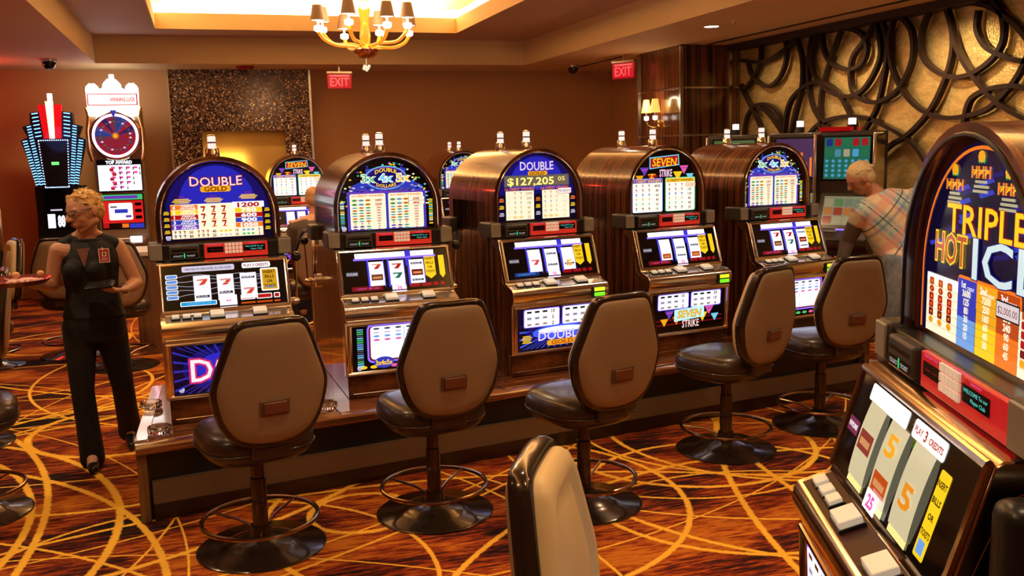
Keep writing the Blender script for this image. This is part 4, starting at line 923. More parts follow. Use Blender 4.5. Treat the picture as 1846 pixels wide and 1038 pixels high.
for r in range(5):
    for k in range(4-r//2): A.rect(-.10+r*.0+k*.09, .28-r*.062, -.05+k*.09, .31-r*.062, PNK, 2); A.rect(.0+k*.08, .262-r*.062, .012+k*.08, .30-r*.062, K_, 3)
    A.rect(-.12+(r % 2)*.03, .01+r*.06, -.07+(r % 2)*.03, .05+r*.06, RED, 2)
A.done('pay_screen', wm)
mb = MB(); ZW = 2.12; T = Matrix.Translation((0, -.02, ZW)) @ Matrix.Rotation(PI/2, 4, 'X')
mb.lathe([(0, -.04), (.32, -.04), (.32, 0), (.305, .03), (.275, .035), (0, .03)], T=T, n=40); mb.build('wheel_housing', gold_chrome, wm)
mb = MB(); mb.tube([(.262*math.cos(2*PI*k/40), -.065, ZW+.262*math.sin(2*PI*k/40)) for k in range(40)], .016, n=8, closed=True)
rg = mb.build('wheel_neon', lit(255, 170, 215, 4.5), wm)
A = Art((0, -.058, ZW), (1, 0, 0), (0, 0, 1), .001); cl = [lit(130, 40, 70, .8), lit(50, 35, 90, .8), lit(150, 30, 40, .9), lit(80, 70, 130, .8), lit(40, 60, 140, .9), lit(100, 60, 80, .7)]
for k in range(22):
    a, b_ = 2*PI*k/22, 2*PI*(k+1)/22; A.poly([(0, 0), (.25*math.cos(a), .25*math.sin(a)), (.25*math.cos(b_), .25*math.sin(b_))], cl[k % 6 if math.sin(a) > -.2 else (k % 2)*2], 1)
    m_ = (a+b_)/2; A.ell(.18*math.cos(m_), .18*math.sin(m_), .018, .012, SIL if k % 3 == 0 else GRY, 2, 6)
A.ell(0, 0, .045, .045, lit(180, 90, 60, .8), 3); A.ell(0, 0, .028, .028, GLD, 4); A.done('wheel_face', wm)
MB().prism([(-.04, 2.44), (.04, 2.44), (0, 2.34)], -.10, -.07, 'y').build('pointer', lit(60, 60, 170, .8), wm)
gm = mat('gold_scroll', (.85, .55, .18), .25, 1)
for s_ in (-1, 1): MB().tube([(s_*.30, -.02, 1.80), (s_*.335, -.03, 1.95), (s_*.33, -.03, 2.2), (s_*.30, -.03, 2.38), (s_*.33, -.03, 2.48)], [.02, .03, .022, .025, .015], n=8).build('scroll_trim', gm, wm)
crown = [(-.30, 2.38)]
for cx_, rr, zz in ((-.235, .075, 2.70), (0, .11, 2.72), (.235, .075, 2.70)):
    for k in range(9): a = PI-PI*k/8; crown.append((cx_+rr*math.cos(a), zz+rr*math.sin(a)*(1.0+.12*(k % 2))))
crown += [(.30, 2.38), (.18, 2.36), (0, 2.45), (-.18, 2.36)]
MB().prism(crown, -.06, .03, 'y').build('crown_sign', lit(255, 250, 240, 4.5), wm)
A = Art((0, -.062, 2.5), (1, 0, 0), (0, 0, 1), .001); A.rect(-.30, .0, .30, .15, lit(190, 20, 40), 1); A.rect(-.285, .012, .285, .138, lit(255, 225, 215, 1.6), 2); A.text('WINNING LUCK', .12, .075, .05, lit(230, 60, 70), 3, wd=.30, off=.03); A.done('name_sign', wm)
MB().lathe([(0, 0), (.03, 0), (.03, .06), (0, .062)], n=14, c=(0, 0, 2.83)).build('candle', lit(255, 235, 230, 5), wm)
# neon fan machine
nm_ = empty('neon_machine', (-1.74, 13.25, 0), math.radians(-3)); tag(nm_, 'slot machine topped by a fan of blue light bars and a red tower', 'slot machine')
MB().prism([(.0, 0), (.0, .75), (.08, 1.1), (.06, 1.5), (.35, 1.5), (.35, 0)], -.29, .29, 'x').build('cabinet', mat('black_cabinet', (.01, .01, .014), .3), nm_, bevel=.01)
MB().box(-.28, .28, -.2, .02, .72, .80).build('button_deck', black, nm_, bevel=.02)
A = Art((0, .01, .85), (1, 0, 0), (0, .07, 1), .002); A.rect(-.18, .10, .20, .66, K_, 0); A.rect(-.16, .12, -.07, .30, lit(235, 240, 255, 1.2), 1); A.rect(-.05, .12, .06, .30, K_, 0); A.text('88', 0, .21, .14, lit(235, 240, 255, 1.2), 1, wd=.09, off=.05); A.rect(-.12, .34, .02, .36, SIL, 1); A.rect(0, .62, .16, .64, SIL, 1); A.done('deck_screen', nm_)
cols = [(-.33, 1.50, 2.12, .085), (-.245, 1.49, 2.28, .085), (-.155, 1.5, 2.42, .085)]
fan = []
for (x, z0, z1, w_) in cols: fan += [(x*1.08, z1), (x*1.08+w_, z1+.02)]
fan = [(-.22, 1.47)]+[(-.375, 2.08), (-.29, 2.12), (-.345, 2.25), (-.25, 2.28), (-.245, 2.42), (-.13, 2.44)]
fan = fan+[(-x, z) for x, z in fan[::-1]]
fb = MB().prism(fan, -.03, .10, 'y').build('fan_sign', mat('fan_black', (.008, .008, .02), .3), nm_)
mb = MB(); bl = lit(120, 190, 255, 2.2)
for s_ in (-1, 1):
    mb = MB()
    for ci, (xb, xt, zt, nn, wb) in enumerate(((-.225, -.325, 2.06, 17, .055), (-.175, -.265, 2.24, 22, .050), (-.165, -.185, 2.40, 7, .075))):
        for k in range(nn):
            f = k/max(1, nn-1); zz = 1.52+(zt-1.52)*f if ci < 2 else 2.12+(zt-2.12)*f; x = xb+(xt-xb)*f
            mb.add([(s_*(x-wb/2), -.034, zz), (s_*(x+wb/2), -.034, zz+.012), (s_*(x+wb/2), -.034, zz+.026), (s_*(x-wb/2), -.034, zz+.014)], [(0, 1, 2, 3)])
    mb.build('light_bars', bl, fb, smooth=False)
mb = MB(); wd = lit(190, 220, 255, 2.5)
for k in range(14): mb.sphere((-.165+.33*k/13, -.045, 2.08), .008, n=6); mb.sphere((-.135+.27*k/13, -.045, 1.49), .008, n=6)
for k in range(18):
    for s_ in (-1, 1): mb.sphere((s_*(.137+.033*k/17), -.045, 1.50+.57*k/17), .008, n=6)
mb.build('bulb_border', wd, fb)
A = Art((0, -.036, 1.52), (1, 0, 0), (0, 0, 1), .001); A.poly([(-.125, 0), (.125, 0), (.155, .53), (-.155, .53)], mat('dark_screen', (.01, .01, .012), .2), 1); A.rrect(-.045, .25, .045, .29, lit(120, 230, 120, 1.2), 2, .006); A.done('top_screen', nm_)
MB().prism([(-.10, 2.10), (.10, 2.10), (.135, 2.52), (-.135, 2.52)], -.07, .0, 'y').build('red_tower', lit(190, 14, 20, 1.4), nm_)
MB().prism([(-.028, 2.10), (.028, 2.10), (.045, 2.56), (-.045, 2.56)], -.085, -.06, 'y').build('tower_tube', lit(255, 190, 120, 5), nm_)
MB().lathe([(0, 0), (.03, 0), (.03, .09), (0, .092)], n=14, c=(0, 0, 2.57)).build('candle', lit(255, 250, 240, 3), nm_)
lamp('POINT', 'red_tower_lamp', (-2.5, 12.5, 2.7), 14, (1, .05, .02), .1)
lamp('POINT', 'fan_blue_lamp', (-1.72, 13.0, 2.1), 1.6, (.2, .3, 1), .2)

# partial machine at the left edge
c = empty('slot_machine', (-2.35, 11.0, 0), .12); tag(c, 'dark slot machine with a round rainbow topper cut off by the left edge', 'slot machine')
MB().prism([(.0, 0), (.0, .75), (.06, 1.0), (.04, 1.6), (.04, 1.72), (.32, 1.72), (.32, 0)], -.3, .3, 'x').build('cabinet', mat('black_cabinet'), c, bevel=.01)
T = Matrix.Translation((-.02, 0, 1.72)) @ Matrix.Rotation(PI/2, 4, 'X')
MB().lathe([(0, -.1), (.25, -.1), (.25, 0), (0, .02)], T=T, n=32).build('round_topper', bronze, c)
A = Art((-.02, -.022, 1.72), (1, 0, 0), (0, 0, 1), .002); A.ell(0, 0, .24, .24, GLD, 1, 32); A.ell(0, 0, .22, .22, lit(240, 80, 60), 2, 32); A.ell(0, 0, .18, .18, lit(60, 150, 220), 3, 32); A.ell(0, 0, .13, .13, lit(30, 40, 120), 4, 32); A.done('topper_art', c)
A = Art((0, .012, 1.0), (1, 0, 0), (0, 0, 1), .002); A.rect(-.26, .25, .26, .45, lit(180, 190, 240), 1); A.rect(-.22, .28, .22, .33, BLU, 2); A.rect(-.26, .0, .26, .18, lit(30, 40, 110), 1); A.rect(.1, .02, .24, .06, YEL, 2); A.ell(.18, .1, .02, .02, RED, 2); A.done('screen_art', c)
MB().tube([(.31, 0, .9), (.32, -.02, 1.3), (.29, -.02, 1.6), (.22, -.02, 1.9)], .018, n=8).build('chrome_edge', chrome, c)

# wooden service counter left of the row
sv = empty('service_counter', (-.30, 9.3, 0), 0); tag(sv, 'brown wood cabinet with a pale top, standing behind the left end of the row', 'cabinet')
MB().box(-.35, .75, 0, .6, 0, .93).build('carcass', wood_n, sv, bevel=.006)
MB().box(-.37, .77, -.02, .62, .93, .97).build('worktop', mat('pale_top', (.6, .56, .5), .4), sv, bevel=.004)
#bx = MB().box(-.09, .09, -.07, .07, 0, .12).build('speaker_box', mesh_m, bevel=.02, seg=3); bx.location = (-.32, 9.42, .97); tag(bx, 'small grey speaker standing on the pale-topped cabinet', 'speaker')

# video machines along the gold wall
def video(x, y, rz, label, art, z=1.0, body=None, red=False, cand=True, belly=True):
    r = empty('video_slot_machine', (x, y, 0), rz); tag(r, label, 'slot machine')
    bm_ = body or mat('dark_cabinet', (.035, .022, .016), .3)
    MB().prism([(-.10, 0), (-.12, .80), (-.20, .86), (-.20, .92), (-.06, .98), (.05, 1.34), (.03, 1.42), (.06, 1.92), (.30, 1.92), (.32, 0)], -.29, .29, 'x').build('cabinet', bm_, r, bevel=.01)
    MB().box(-.30, -.27, -.03, .2, .98, 1.9).build('side_rail', chrome, r, bevel=.01); MB().box(.27, .30, -.03, .2, .98, 1.9).build('side_rail', chrome, r, bevel=.01)
    A = Art((0, .024, 1.42), (1, 0, 0), (0, .03, .5), .002); A.rect(-.24, .03, .24, .46, K_, 0); art(A); A.done('top_screen', r)
    A = Art((0, -.062, .99), (1, 0, 0), (0, .11, .36), .002); A.rect(-.24, .02, .24, .36, K_, 1); A.rect(-.20, .05, .20, .33, lit(150, 160, 130, .45), 2)
    R_ = random.Random(int(x*10))
    for i in range(4):
        for k in range(3): A.rrect(-.19+i*.097, .06+k*.085, -.105+i*.097, .135+k*.085, R_.choice([lit(160, 50, 35, .5), lit(90, 140, 90, .5), lit(190, 120, 60, .5), lit(120, 140, 120, .5), lit(170, 165, 130, .5)]), 3, .01)
    A.rect(-.05, .0, .1, .015, VIO, 2); A.done('main_screen', r)
    if belly:
        A = Art((0, -.125, .50), (1, 0, 0), (0, -.01, .4), .002); A.rect(-.25, 0, .25, .28, mat('ink_black'), 1); A.text('Buffalo', 0, .17, .08, ORG, 3, wd=.34, off=.03, shear=.2); A.text('Buffalo', 0, .17, .09, RED, 2, wd=.37, off=.06, shear=.2); A.rect(-.2, .03, .2, .05, LBL, 2); A.text('THE', 0, .245, .02, ORG, 3); A.done('belly_glass', r)
    if red: MB().box(-.27, .03, .03, .30, 1.92, 1.96).build('red_cap', lit(160, 10, 14, .8), r)
    if cand:
        mb = MB(); mb.lathe([(0, 0), (.045, 0), (.045, .06), (0, .062)], black, n=14, c=(0, .15, 1.92)); mb.lathe([(0, 0), (.035, 0), (.035, .06), (0, .062)], lit(255, 245, 235, 2.2), n=14, c=(0, .15, 1.98)); mb.build('candle', None, r)
    return r
def va(A):
    RED, GRN, BLU, CYA, CRM, LBL = lit(170, 30, 35, .7), lit(40, 120, 80, .7), lit(30, 50, 140, .7), lit(80, 150, 170, .7), lit(180, 170, 140, .7), lit(80, 160, 210, .8)
    A.rect(-.22, .05, .22, .44, lit(40, 120, 95, .6), 1); R_ = random.Random(8)
    for i in range(5): A.rrect(-.2+i*.085, .36, -.14+i*.085, .43, [BLU, RED, GRN, RED, RED][i], 2, .01); A.rrect(-.2+i*.085, .26, -.14+i*.085, .33, [GRN, CYA, CRM, LBL, GRN][i], 2, .01)
    for i in range(7):
        for k in range(4): A.ell(-.19+i*.063, .22-k*.045, .018, .016, LBL, 2, 6)
def vb(A):
    A.rect(-.22, .05, .22, .44, lit(90, 60, 110, .5), 1)
    for i in range(9): A.rect(-.2+i*.045, .06, -.18+i*.045, .2+.05*(i % 3), ORG if i % 2 else BRN, 2)
def vd(A): A.rect(-.22, .05, .22, .44, lit(20, 20, 30, .5), 1)
video(5.76, 7.50, math.radians(-60), 'video slot machine with green and blue top screen in front of the gold wall', va, red=True)
video(5.80, 8.30, math.radians(-42), 'video slot machine with purple and orange top screen, close to the wood column', vb, belly=False)
#video(5.75, 6.95, math.radians(-75), 'dark video slot machine seen from its side beside the green-screened one', vd, cand=False, belly=False)
video(5.80, 5.75, math.radians(-75), 'dark video slot machine top showing above the bending man', vd, cand=False, belly=False)
video(5.60, 9.20, math.radians(-40), 'low-lit video slot machine in front of the wood column, green strip on top', lambda A: (A.rect(-.22, .3, .22, .44, lit(90, 120, 70, .5), 1), A.rect(.0, .3, .1, .36, CYA, 2)), belly=False)

# ---------------------------------------------------------------- fittings
def exit_sign(loc, rz, label, s=1.0):
    r = empty('exit_sign', loc, rz); tag(r, label, 'sign', 'red exit signs')
    MB().box(-.17, .17, -.012, .012, -.11, .10).build('panel', lit(120, 10, 16, .9), r, bevel=.004)
    A = Art((0, -.013, 0), (1, 0, 0), (0, 0, 1), .001); A.rect(-.155, -.095, .155, .085, lit(185, 14, 28, 1.2), 1); A.otext('EXIT', 0, -.01, .115, lit(255, 70, 80, 1.8), lit(120, 0, 10, .7), 2, wd=.25, ow=.02); A.rect(-.13, .06, .13, .078, lit(255, 80, 90, 1.4), 2); A.done('lettering', r)
    MB().box(-.17, .17, -.03, .03, .10, .125).build('mount', steel, r); MB().box(-.01, .01, -.01, .01, .125, .20).build('stem', steel, r)
    return r
exit_sign((1.87, 13.1, 2.80), 0, 'red EXIT sign hanging by the mosaic wall panel')
exit_sign((5.28, 11.35, 2.80), math.radians(-58), 'red EXIT sign hanging by the dark wood column')
def dome_cam(x, y, label):
    r = empty('dome_camera', (x, y, CEIL)); tag(r, label, 'security camera', 'ceiling dome cameras')
    MB().lathe([(0, 0), (.10, 0), (.10, -.025), (.08, -.035), (0, -.035)], n=24).build('housing', steel, r); MB().lathe([(.075, -.03), (.075, -.06), (.055, -.10), (.03, -.115), (0, -.12)], n=24).build('dome', blackg, r)
    return r
dome_cam(-1.6, 12.4, 'black dome camera on the ceiling above the neon machine'); dome_cam(5.2, 12.9, 'black dome camera on the ceiling left of the EXIT sign by the column')
r = dome_cam(1.15, 10.6, 'black dome camera under the glowing ceiling tray'); r.location.z = 3.85
mb = MB(); mb.lathe([(0, 0), (.12, 0), (.10, -.04), (0, -.05)], n=20); o = mb.build('strobe_light', mat('red_strobe', (.3, .01, .01), .4)); o.location = (.65, 13.2, CEIL); tag(o, 'dark red strobe fitting on the ceiling above the mosaic panel', 'alarm light')
for k, (x, y) in enumerate([q for q in DOWN_FILL if q[1] < 11]):
    r = empty('downlight', (x, y, CEIL)); MB().lathe([(.072, 0), (.095, 0), (.095, -.008), (.072, -.008), (.072, 0)], n=24, caps=False).build('trim_ring', mat('white_trim', (.7, .66, .6), .4), r)
    MB().lathe([(0, -.001), (.0715, -.001), (.0715, -.006), (0, -.006)], n=24).build('lens', light_w, r)
    tag(r, 'round recessed downlight in the ceiling in front of the wood column' if k == 0 else 'round recessed downlight set in the low ceiling', 'downlight', 'recessed downlights')
mb = MB(); mb.lathe([(0, 0), (.035, 0), (.03, -.012), (.012, -.03), (0, -.03)], n=16); o = mb.build('sprinkler', steel); o.location = (4.99, 8.2, CEIL); tag(o, 'small sprinkler head on the ceiling beside the downlight', 'sprinkler')

# chandelier
ch = empty('chandelier', (1.27, 7.4, 2.646)); ch.scale = (.95, .95, .8); tag(ch, 'amber glass chandelier with dark tapered shades hanging under the ceiling tray', 'chandelier')
amber = mat('amber_glass', (.95, .42, .06), .06, trans=.55, emit=(1, .38, .03), es=.35); amber_d = mat('dark_amber_glass', (.35, .07, .012), .05, trans=.4, coat=.5)
shade_m = mat('shade_fabric', (.20, .10, .045), .7, emit=(.9, .38, .10), es=.16); glow = mat('shade_glow', (1, 1, 1), .5, emit=(1, .84, .60), es=5); cup_m = mat('cup_glass', (1, .95, .85), .2, emit=(1, .93, .78), es=2.6)
MB().lathe([(0, -.13), (.05, -.125), (.09, -.09), (.105, -.05), (.095, -.04), (.04, -.05), (0, -.05)], n=24).build('bowl', amber_d, ch)
MB().lathe([(0, -.07), (.03, -.05), (.045, .08), (.03, .2), (.05, .32), (.02, .42), (0, .43)], n=20).build('column', amber, ch)
MB().tube([(0, 0, .42), (0, 0, 1.49)], .008, n=8).build('chain', gold_chrome, ch); MB().lathe([(0, 1.505), (.08, 1.505), (.06, 1.46), (0, 1.45)], n=20).build('ceiling_rose', gold_chrome, ch)
mb = MB(); mb.tube([(0, 0, -.13), (0, 0, -.19)], .003, n=5)
for k in range(10): a = 2*PI*k/10; mb.sphere((.022*math.cos(a), .022*math.sin(a), -.20-.014*(k % 3)), .013, n=6)
mb.sphere((0, 0, -.24), .014, n=6); mb.build('crystal_drop', mat('crystal', (1, .95, .85), .05, trans=.4, emit=(1, .9, .7), es=.3), ch)
for k in range(8):
    a = 2*PI*(k+.35)/8; R = .40 if k % 2 == 0 else .36; dz = 0 if k % 2 == 0 else .03; ca, sa = math.cos(a), math.sin(a)
    f = lambda r, z: (r*ca, r*sa, z+dz)
    arm = MB().tube(spline([f(.05, -.045), f(.12, -.02), f(.25, -.015), f(.35*R/.4, .03), f(R, .10)], 4), .016, n=8).build('arm', amber, ch)
    MB().lathe([(0, 0), (.02, 0), (.034, .01), (.036, .045), (.026, .055), (0, .055)], n=14, c=f(R, .10)).build('cup', cup_m, arm)
    MB().lathe([(0, 0), (.008, 0), (.008, .05), (0, .05)], n=8, c=f(R, .155)).build('candle_tube', cup_m, arm)
    mb = MB(); c = f(R, .20)
    mb.lathe([(.056, 0), (.036, .13)], shade_m, n=20, c=c) if False else mb.loft([[(c[0]+r*math.cos(2*PI*i/20), c[1]+r*math.sin(2*PI*i/20), c[2]+z) for i in range(20)] for r, z in ((.060, 0), (.038, .14), (.036, .14), (.057, .002))], shade_m, caps=False)
    mb.lathe([(0, .006), (.052, .006), (.052, .010), (0, .010)], glow, n=20, c=c); mb.build('shade', None, arm)
lamp('POINT', 'chandelier_lamp', (1.27, 7.4, 2.95), 45, WARM, .25)

# wall sconce on the column
scn = empty('wall_sconce', (COLX, 10.72, 2.10)); tag(scn, 'brass wall sconce with two lit amber shades on the wood column', 'wall lamp')
MB().lathe([(0, 0), (.05, 0), (.04, .03), (0, .035)], T=Matrix.Rotation(-PI/2, 4, 'Y'), n=20).build('backplate', gm, scn)
glow_s = mat('sconce_shade', (.9, .55, .2), .6, emit=(1, .50, .10), es=1.3)
for s_ in (-1, 1):
    x, y = -.13, s_*.12
    arm = MB().tube(spline([(-.02, 0, -.01), (-.05, y*.4, -.05), (-.11, y*.9, -.02), (x, y, .04)], 4), .009, n=8).build('arm', gm, scn)
    MB().lathe([(0, 0), (.02, 0), (.030, .01), (.030, .05), (0, .055)], n=12, c=(x, y, .04)).build('cup', cup_m, arm)
    MB().lathe([(0, 0), (.012, 0), (.012, .05), (0, .05)], n=8, c=(x, y, .09)).build('candle_tube', steel, arm)
    mb = MB(); c = (x, y, .135); mb.loft([[(c[0]+r*math.cos(2*PI*i/20), c[1]+r*math.sin(2*PI*i/20), c[2]+z) for i in range(20)] for r, z in ((.065, 0), (.036, .16), (.034, .16), (.062, .002))], glow_s, caps=False); mb.lathe([(0, .01), (.055, .01), (.055, .013), (0, .013)], glow, n=16, c=c); mb.build('shade', None, arm)
lamp('POINT', 'sconce_lamp', (COLX-.2, 10.72, 2.35), 5, WARM, .08)
# ---------------------------------------------------------------- people
def remesh(o, vox, sm=3):
    r = o.modifiers.new('r', 'REMESH'); r.mode = 'VOXEL'; r.voxel_size = vox; r.use_smooth_shade = True
    if sm: s_ = o.modifiers.new('s', 'SMOOTH'); s_.iterations = sm; s_.factor = .5
    return o
def ellr(c, hx, hy, rz=0, n=24, tilt=(0, 0, 1)):
    q = Vector((0, 0, 1)).rotation_difference(Vector(tilt)); R = Matrix.Rotation(rz, 3, 'Z')
    return [tuple(Vector(c)+q @ (R @ Vector((hx*math.cos(2*PI*k/n), hy*math.sin(2*PI*k/n), 0)))) for k in range(n)]
def chain(mb, pts):
    for (p, r), (q, r2) in zip(pts, pts[1:]): mb.cap(p, r, q, r2)
def frame(fwd, upv):
    f = Vector(fwd).normalized(); s_ = f.cross(Vector(upv)).normalized(); u = s_.cross(f); return f, s_, u
def head_mesh(mb, c, f, s, u, k=1.0, nose=True):
    """c: centre of the skull"""
    P = lambda a, b_, d: tuple(Vector(c)+f*a*k+s*b_*k+u*d*k)
    M = Matrix((f, s, u)).transposed().to_4x4(); M.translation = Vector(c)
    mb.sphere((0, 0, 0), 1, T=M @ Matrix.Diagonal((.095*k, .076*k, .095*k, 1)), n=22)
    mb.sphere((.028*k, 0, -.055*k), 1, T=M @ Matrix.Diagonal((1, 1, 1, 1)) if False else M @ Matrix.Translation((.026*k, 0, -.05*k)) @ Matrix.Diagonal((.062*k, .058*k, .065*k, 1)) @ Matrix.Translation((-.028*k, 0, .055*k)), n=20)
    mb.cap(P(.052, 0, -.105), .022*k, P(.03, 0, -.07), .04*k)                      # chin
    for q in (-1, 1):
        mb.cap(P(.045, .032*q, -.045), .028*k, P(.052, .022*q, -.03), .026*k)       # cheek
        mb.cap(P(-.01, .052*q, -.075), .022*k, P(.05, .012*q, -.108), .016*k)       # jaw
        mb.cap(P(.078, .010*q, .012), .014*k, P(.070, .045*q, .010), .012*k)        # brow
        M2 = M @ Matrix.Translation((-.012*k, .078*q*k, -.018*k)) @ Matrix.Rotation(.25*q, 4, 'Z')
        mb.sphere((0, 0, 0), 1, T=M2 @ Matrix.Diagonal((.020*k, .009*k, .032*k, 1)), n=12)
    mb.cap(P(.088, 0, .002), .009*k, P(.112, 0, -.038), .013*k)                      # nose
    for q in (-1, 1): mb.sphere(P(.101, .012*q, -.040), .010*k, n=10)
    mb.cap(P(.086, -.014, -.070), .009*k, P(.086, .014, -.070), .009*k)
    mb.cap(P(.082, -.013, -.080), .009*k, P(.082, .013, -.080), .009*k)
    return P
def face_bits(root, P, k=1.0, brow=(.30, .18, .08)):
    mb = MB()
    for q in (-1, 1): mb.sphere(P(.078, .030*q, -.006), .0105*k, n=12)
    e = mb.build('eyes', mat('eye_white', (.7, .68, .64), .2), root)
    mb = MB()
    for q in (-1, 1): mb.sphere(P(.0845, .030*q, -.007), .0052*k, n=10)
    mb.build('irises', mat('iris', (.03, .03, .03), .1), e)
    MB().cap(P(.090, -.018, -.074), .0042*k, P(.090, .018, -.074), .0042*k).build('lips', mat('lips', (.42, .12, .09), .4), root)
def hand(mb, wrist, dr, palm_n, curl=.5, side=1, k=1.0, spread=.02, rad=.0082):
    """palm with four fingers of different length and a thumb leaving its side"""
    d = Vector(dr).normalized(); n = Vector(palm_n); n = (n-d*n.dot(d)).normalized(); s = d.cross(n)*side
    w = Vector(wrist)
    for q in (-.024, -.008, .008, .024): mb.cap(w+d*.012+s*q*.7, .014*k, w+d*.075*k+s*q, .0115*k)
    for i, (q, L) in enumerate(((-.029, .068), (-.0095, .080), (.0105, .076), (.029, .058))):
        p = w+d*.080*k+s*q; a = curl*(.6+.15*i); dd = d
        for j, fr in enumerate((.42, .32, .26)):
            dd = (dd*math.cos(a)+n*math.sin(a)).normalized() if j == 0 else (dd*math.cos(a*.9)+(n*math.cos(a*j)-d*math.sin(a*j))*math.sin(a*.9)).normalized()
            p2 = p+dd*L*fr*k+s*(q*spread*4); mb.cap(p, rad*(1-.07*j), p2, rad*(.93-.07*j)); p = p2
    t = w+d*.025-s*.028; t2 = t+(d*.6-s*.75+n*.35).normalized()*.038; t3 = t2+(d*.9-s*.15+n*.4).normalized()*.03
    chain(mb, [(t, .013), (t2, .0105), (t3, .009)])

# --- the woman with the tray
def V(*a): return Vector(a)
wo = empty('person', (-.66, 6.0, 0)); tag(wo, 'woman in black sleeveless top and trousers with glasses, carrying a round tray of drinks garnish', 'person')
org = V(-.66, 6.0, 0)
def at0(mb, org=org): mb.v = [(v[0]-org[0], v[1]-org[1], v[2]-org[2]) for v in mb.v]; return mb
mb = MB()
rz = -.25
mb.loft([ellr((-.66, 6.03, z), hx, hy, rz) for z, hx, hy in ((.78, .15, .105), (.88, .165, .115), (.98, .145, .10), (1.06, .132, .093), (1.16, .145, .105), (1.25, .155, .11), (1.31, .150, .09), (1.345, .11, .07), (1.37, .055, .055))])
chain(mb, [(V(-.655, 6.03, 1.33), .070), (V(-.66, 6.01, 1.39), .056), (V(-.655, 6.0, 1.46), .054)])
for q in (-1, 1): chain(mb, [(V(-.66+.03*q, 6.03, 1.385), .040), (V(-.66+.12*q, 6.03, 1.325), .045)])
f, s_, u = frame((-.80, -.56, -.22), (0, .05, 1)); hc = V(-.658, 5.970, 1.545)
P = head_mesh(mb, hc, f, s_, u, 1.05)
shR, elR, wrR = V(-.502, 6.045, 1.305), V(-.415, 6.02, 1.085), V(-.462, 5.86, 1.068)
shL, elL, wrL = V(-.822, 6.00, 1.305), V(-.872, 6.02, 1.105), V(-.945, 5.84, 1.135)
for a, e, w_ in ((shR, elR, wrR), (shL, elL, wrL)):
    chain(mb, [(V(-.66, 6.03, 1.27)*.35+a*.65, .055), (a, .047), ((a+e)/2+V(0, 0, .01), .043), (e, .040), (e*.6+w_*.4, .039), (w_, .026)])
hand(mb, wrR, (-.80, -.55, .05), (-.3, -.1, .9), curl=.45, side=-1)
hand(mb, wrL, (-.75, -.55, .22), (0, -.1, 1), curl=.10, side=1)
hL, kL, aL = V(-.745, 6.02, .84), V(-.755, 5.97, .47), V(-.735, 5.97, .08)
hR, kR, aR = V(-.585, 6.04, .84), V(-.545, 6.10, .46), V(-.548, 6.36, .12)
for h_, k_, a_ in ((hL, kL, aL), (hR, kR, aR)): chain(mb, [(h_, .085), ((h_+k_)/2, .070), (k_, .052), ((k_+a_)/2, .045), (a_, .034)])
chain(mb, [(aL, .032), (V(-.725, 5.86, .045), .030)]); chain(mb, [(aR, .032), (V(-.535, 6.26, .05), .028)])
remesh(at0(mb).build('body', skin, wo), .0055, 2)
Pw = lambda a, b_, c_: tuple(Vector(P(a, b_, c_))-org)
face_bits(wo, Pw)
# hair
mb = MB(); R_ = random.Random(3)
M = Matrix((f, s_, u)).transposed().to_4x4(); M.translation = hc
mb.sphere((0, 0, 0), 1, T=M @ Matrix.Translation((-.020, 0, .020)) @ Matrix.Diagonal((.095, .083, .084, 1)), n=24)
mb.sphere((0, 0, 0), 1, T=M @ Matrix.Translation((-.045, 0, -.02)) @ Matrix.Diagonal((.068, .080, .080, 1)), n=20)
for k in range(110):
    a = R_.uniform(-PI, PI); e = R_.uniform(.05, 1.45); dv = V(math.cos(e)*math.cos(a), math.cos(e)*math.sin(a), math.sin(e))
    if dv.x > .55 and dv.z < .45: continue
    b0 = V(dv.x*.088-.020, dv.y*.078, dv.z*.079+.021); sw = V(R_.uniform(-.3, .7), R_.uniform(-.5, .5), R_.uniform(-.2, .4))
    b1 = b0+(dv*.10+sw*.9).normalized()*R_.uniform(.016, .030)
    mb.cap(M @ b0, .0075, M @ b1, .003, n=8)
for k in range(9): q = -.06+.015*k; mb.cap(M @ V(.045, q*.9, .082), .012, M @ V(.076-abs(q)*.35, q*1.02+.01, .052+.004*(k % 2)), .005, n=8)
hair = mat('short_blond_hair', (.52, .27, .085), .55); t, b = nt(hair)
tc = N(t, 'ShaderNodeTexCoord'); n1 = N(t, 'ShaderNodeTexNoise'); n1.inputs['Scale'].default_value = 60; t.links.new(tc.outputs['Object'], n1.inputs['Vector'])
t.links.new(ramp(t, n1.outputs['Fac'], [(.35, (.34, .17, .05)), (.55, (.70, .40, .13)), (.7, (.92, .64, .28))]), b.inputs['Base Color'])
remesh(at0(mb).build('hair', hair, wo), .004, 1)
# glasses
mb = MB()
for q in (-1, 1):
    mb.tube([Pw(.103-.012*abs(math.cos(2*PI*k/16)*.5+.5), q*(.032+.021*math.cos(2*PI*k/16)), -.006+.014*math.sin(2*PI*k/16)) for k in range(16)], .0018, n=6, closed=True)
    mb.tube([Pw(.092, q*.053, .002), Pw(.05, q*.076, .003), Pw(-.01, q*.083, -.002)], .0022, n=6)
mb.tube([Pw(.101, -.011, .0), Pw(.104, 0, .002), Pw(.101, .011, .0)], .0018, n=6)
gl = mb.build('glasses', mat('glasses_frame', (.03, .02, .02), .25, .4), wo)
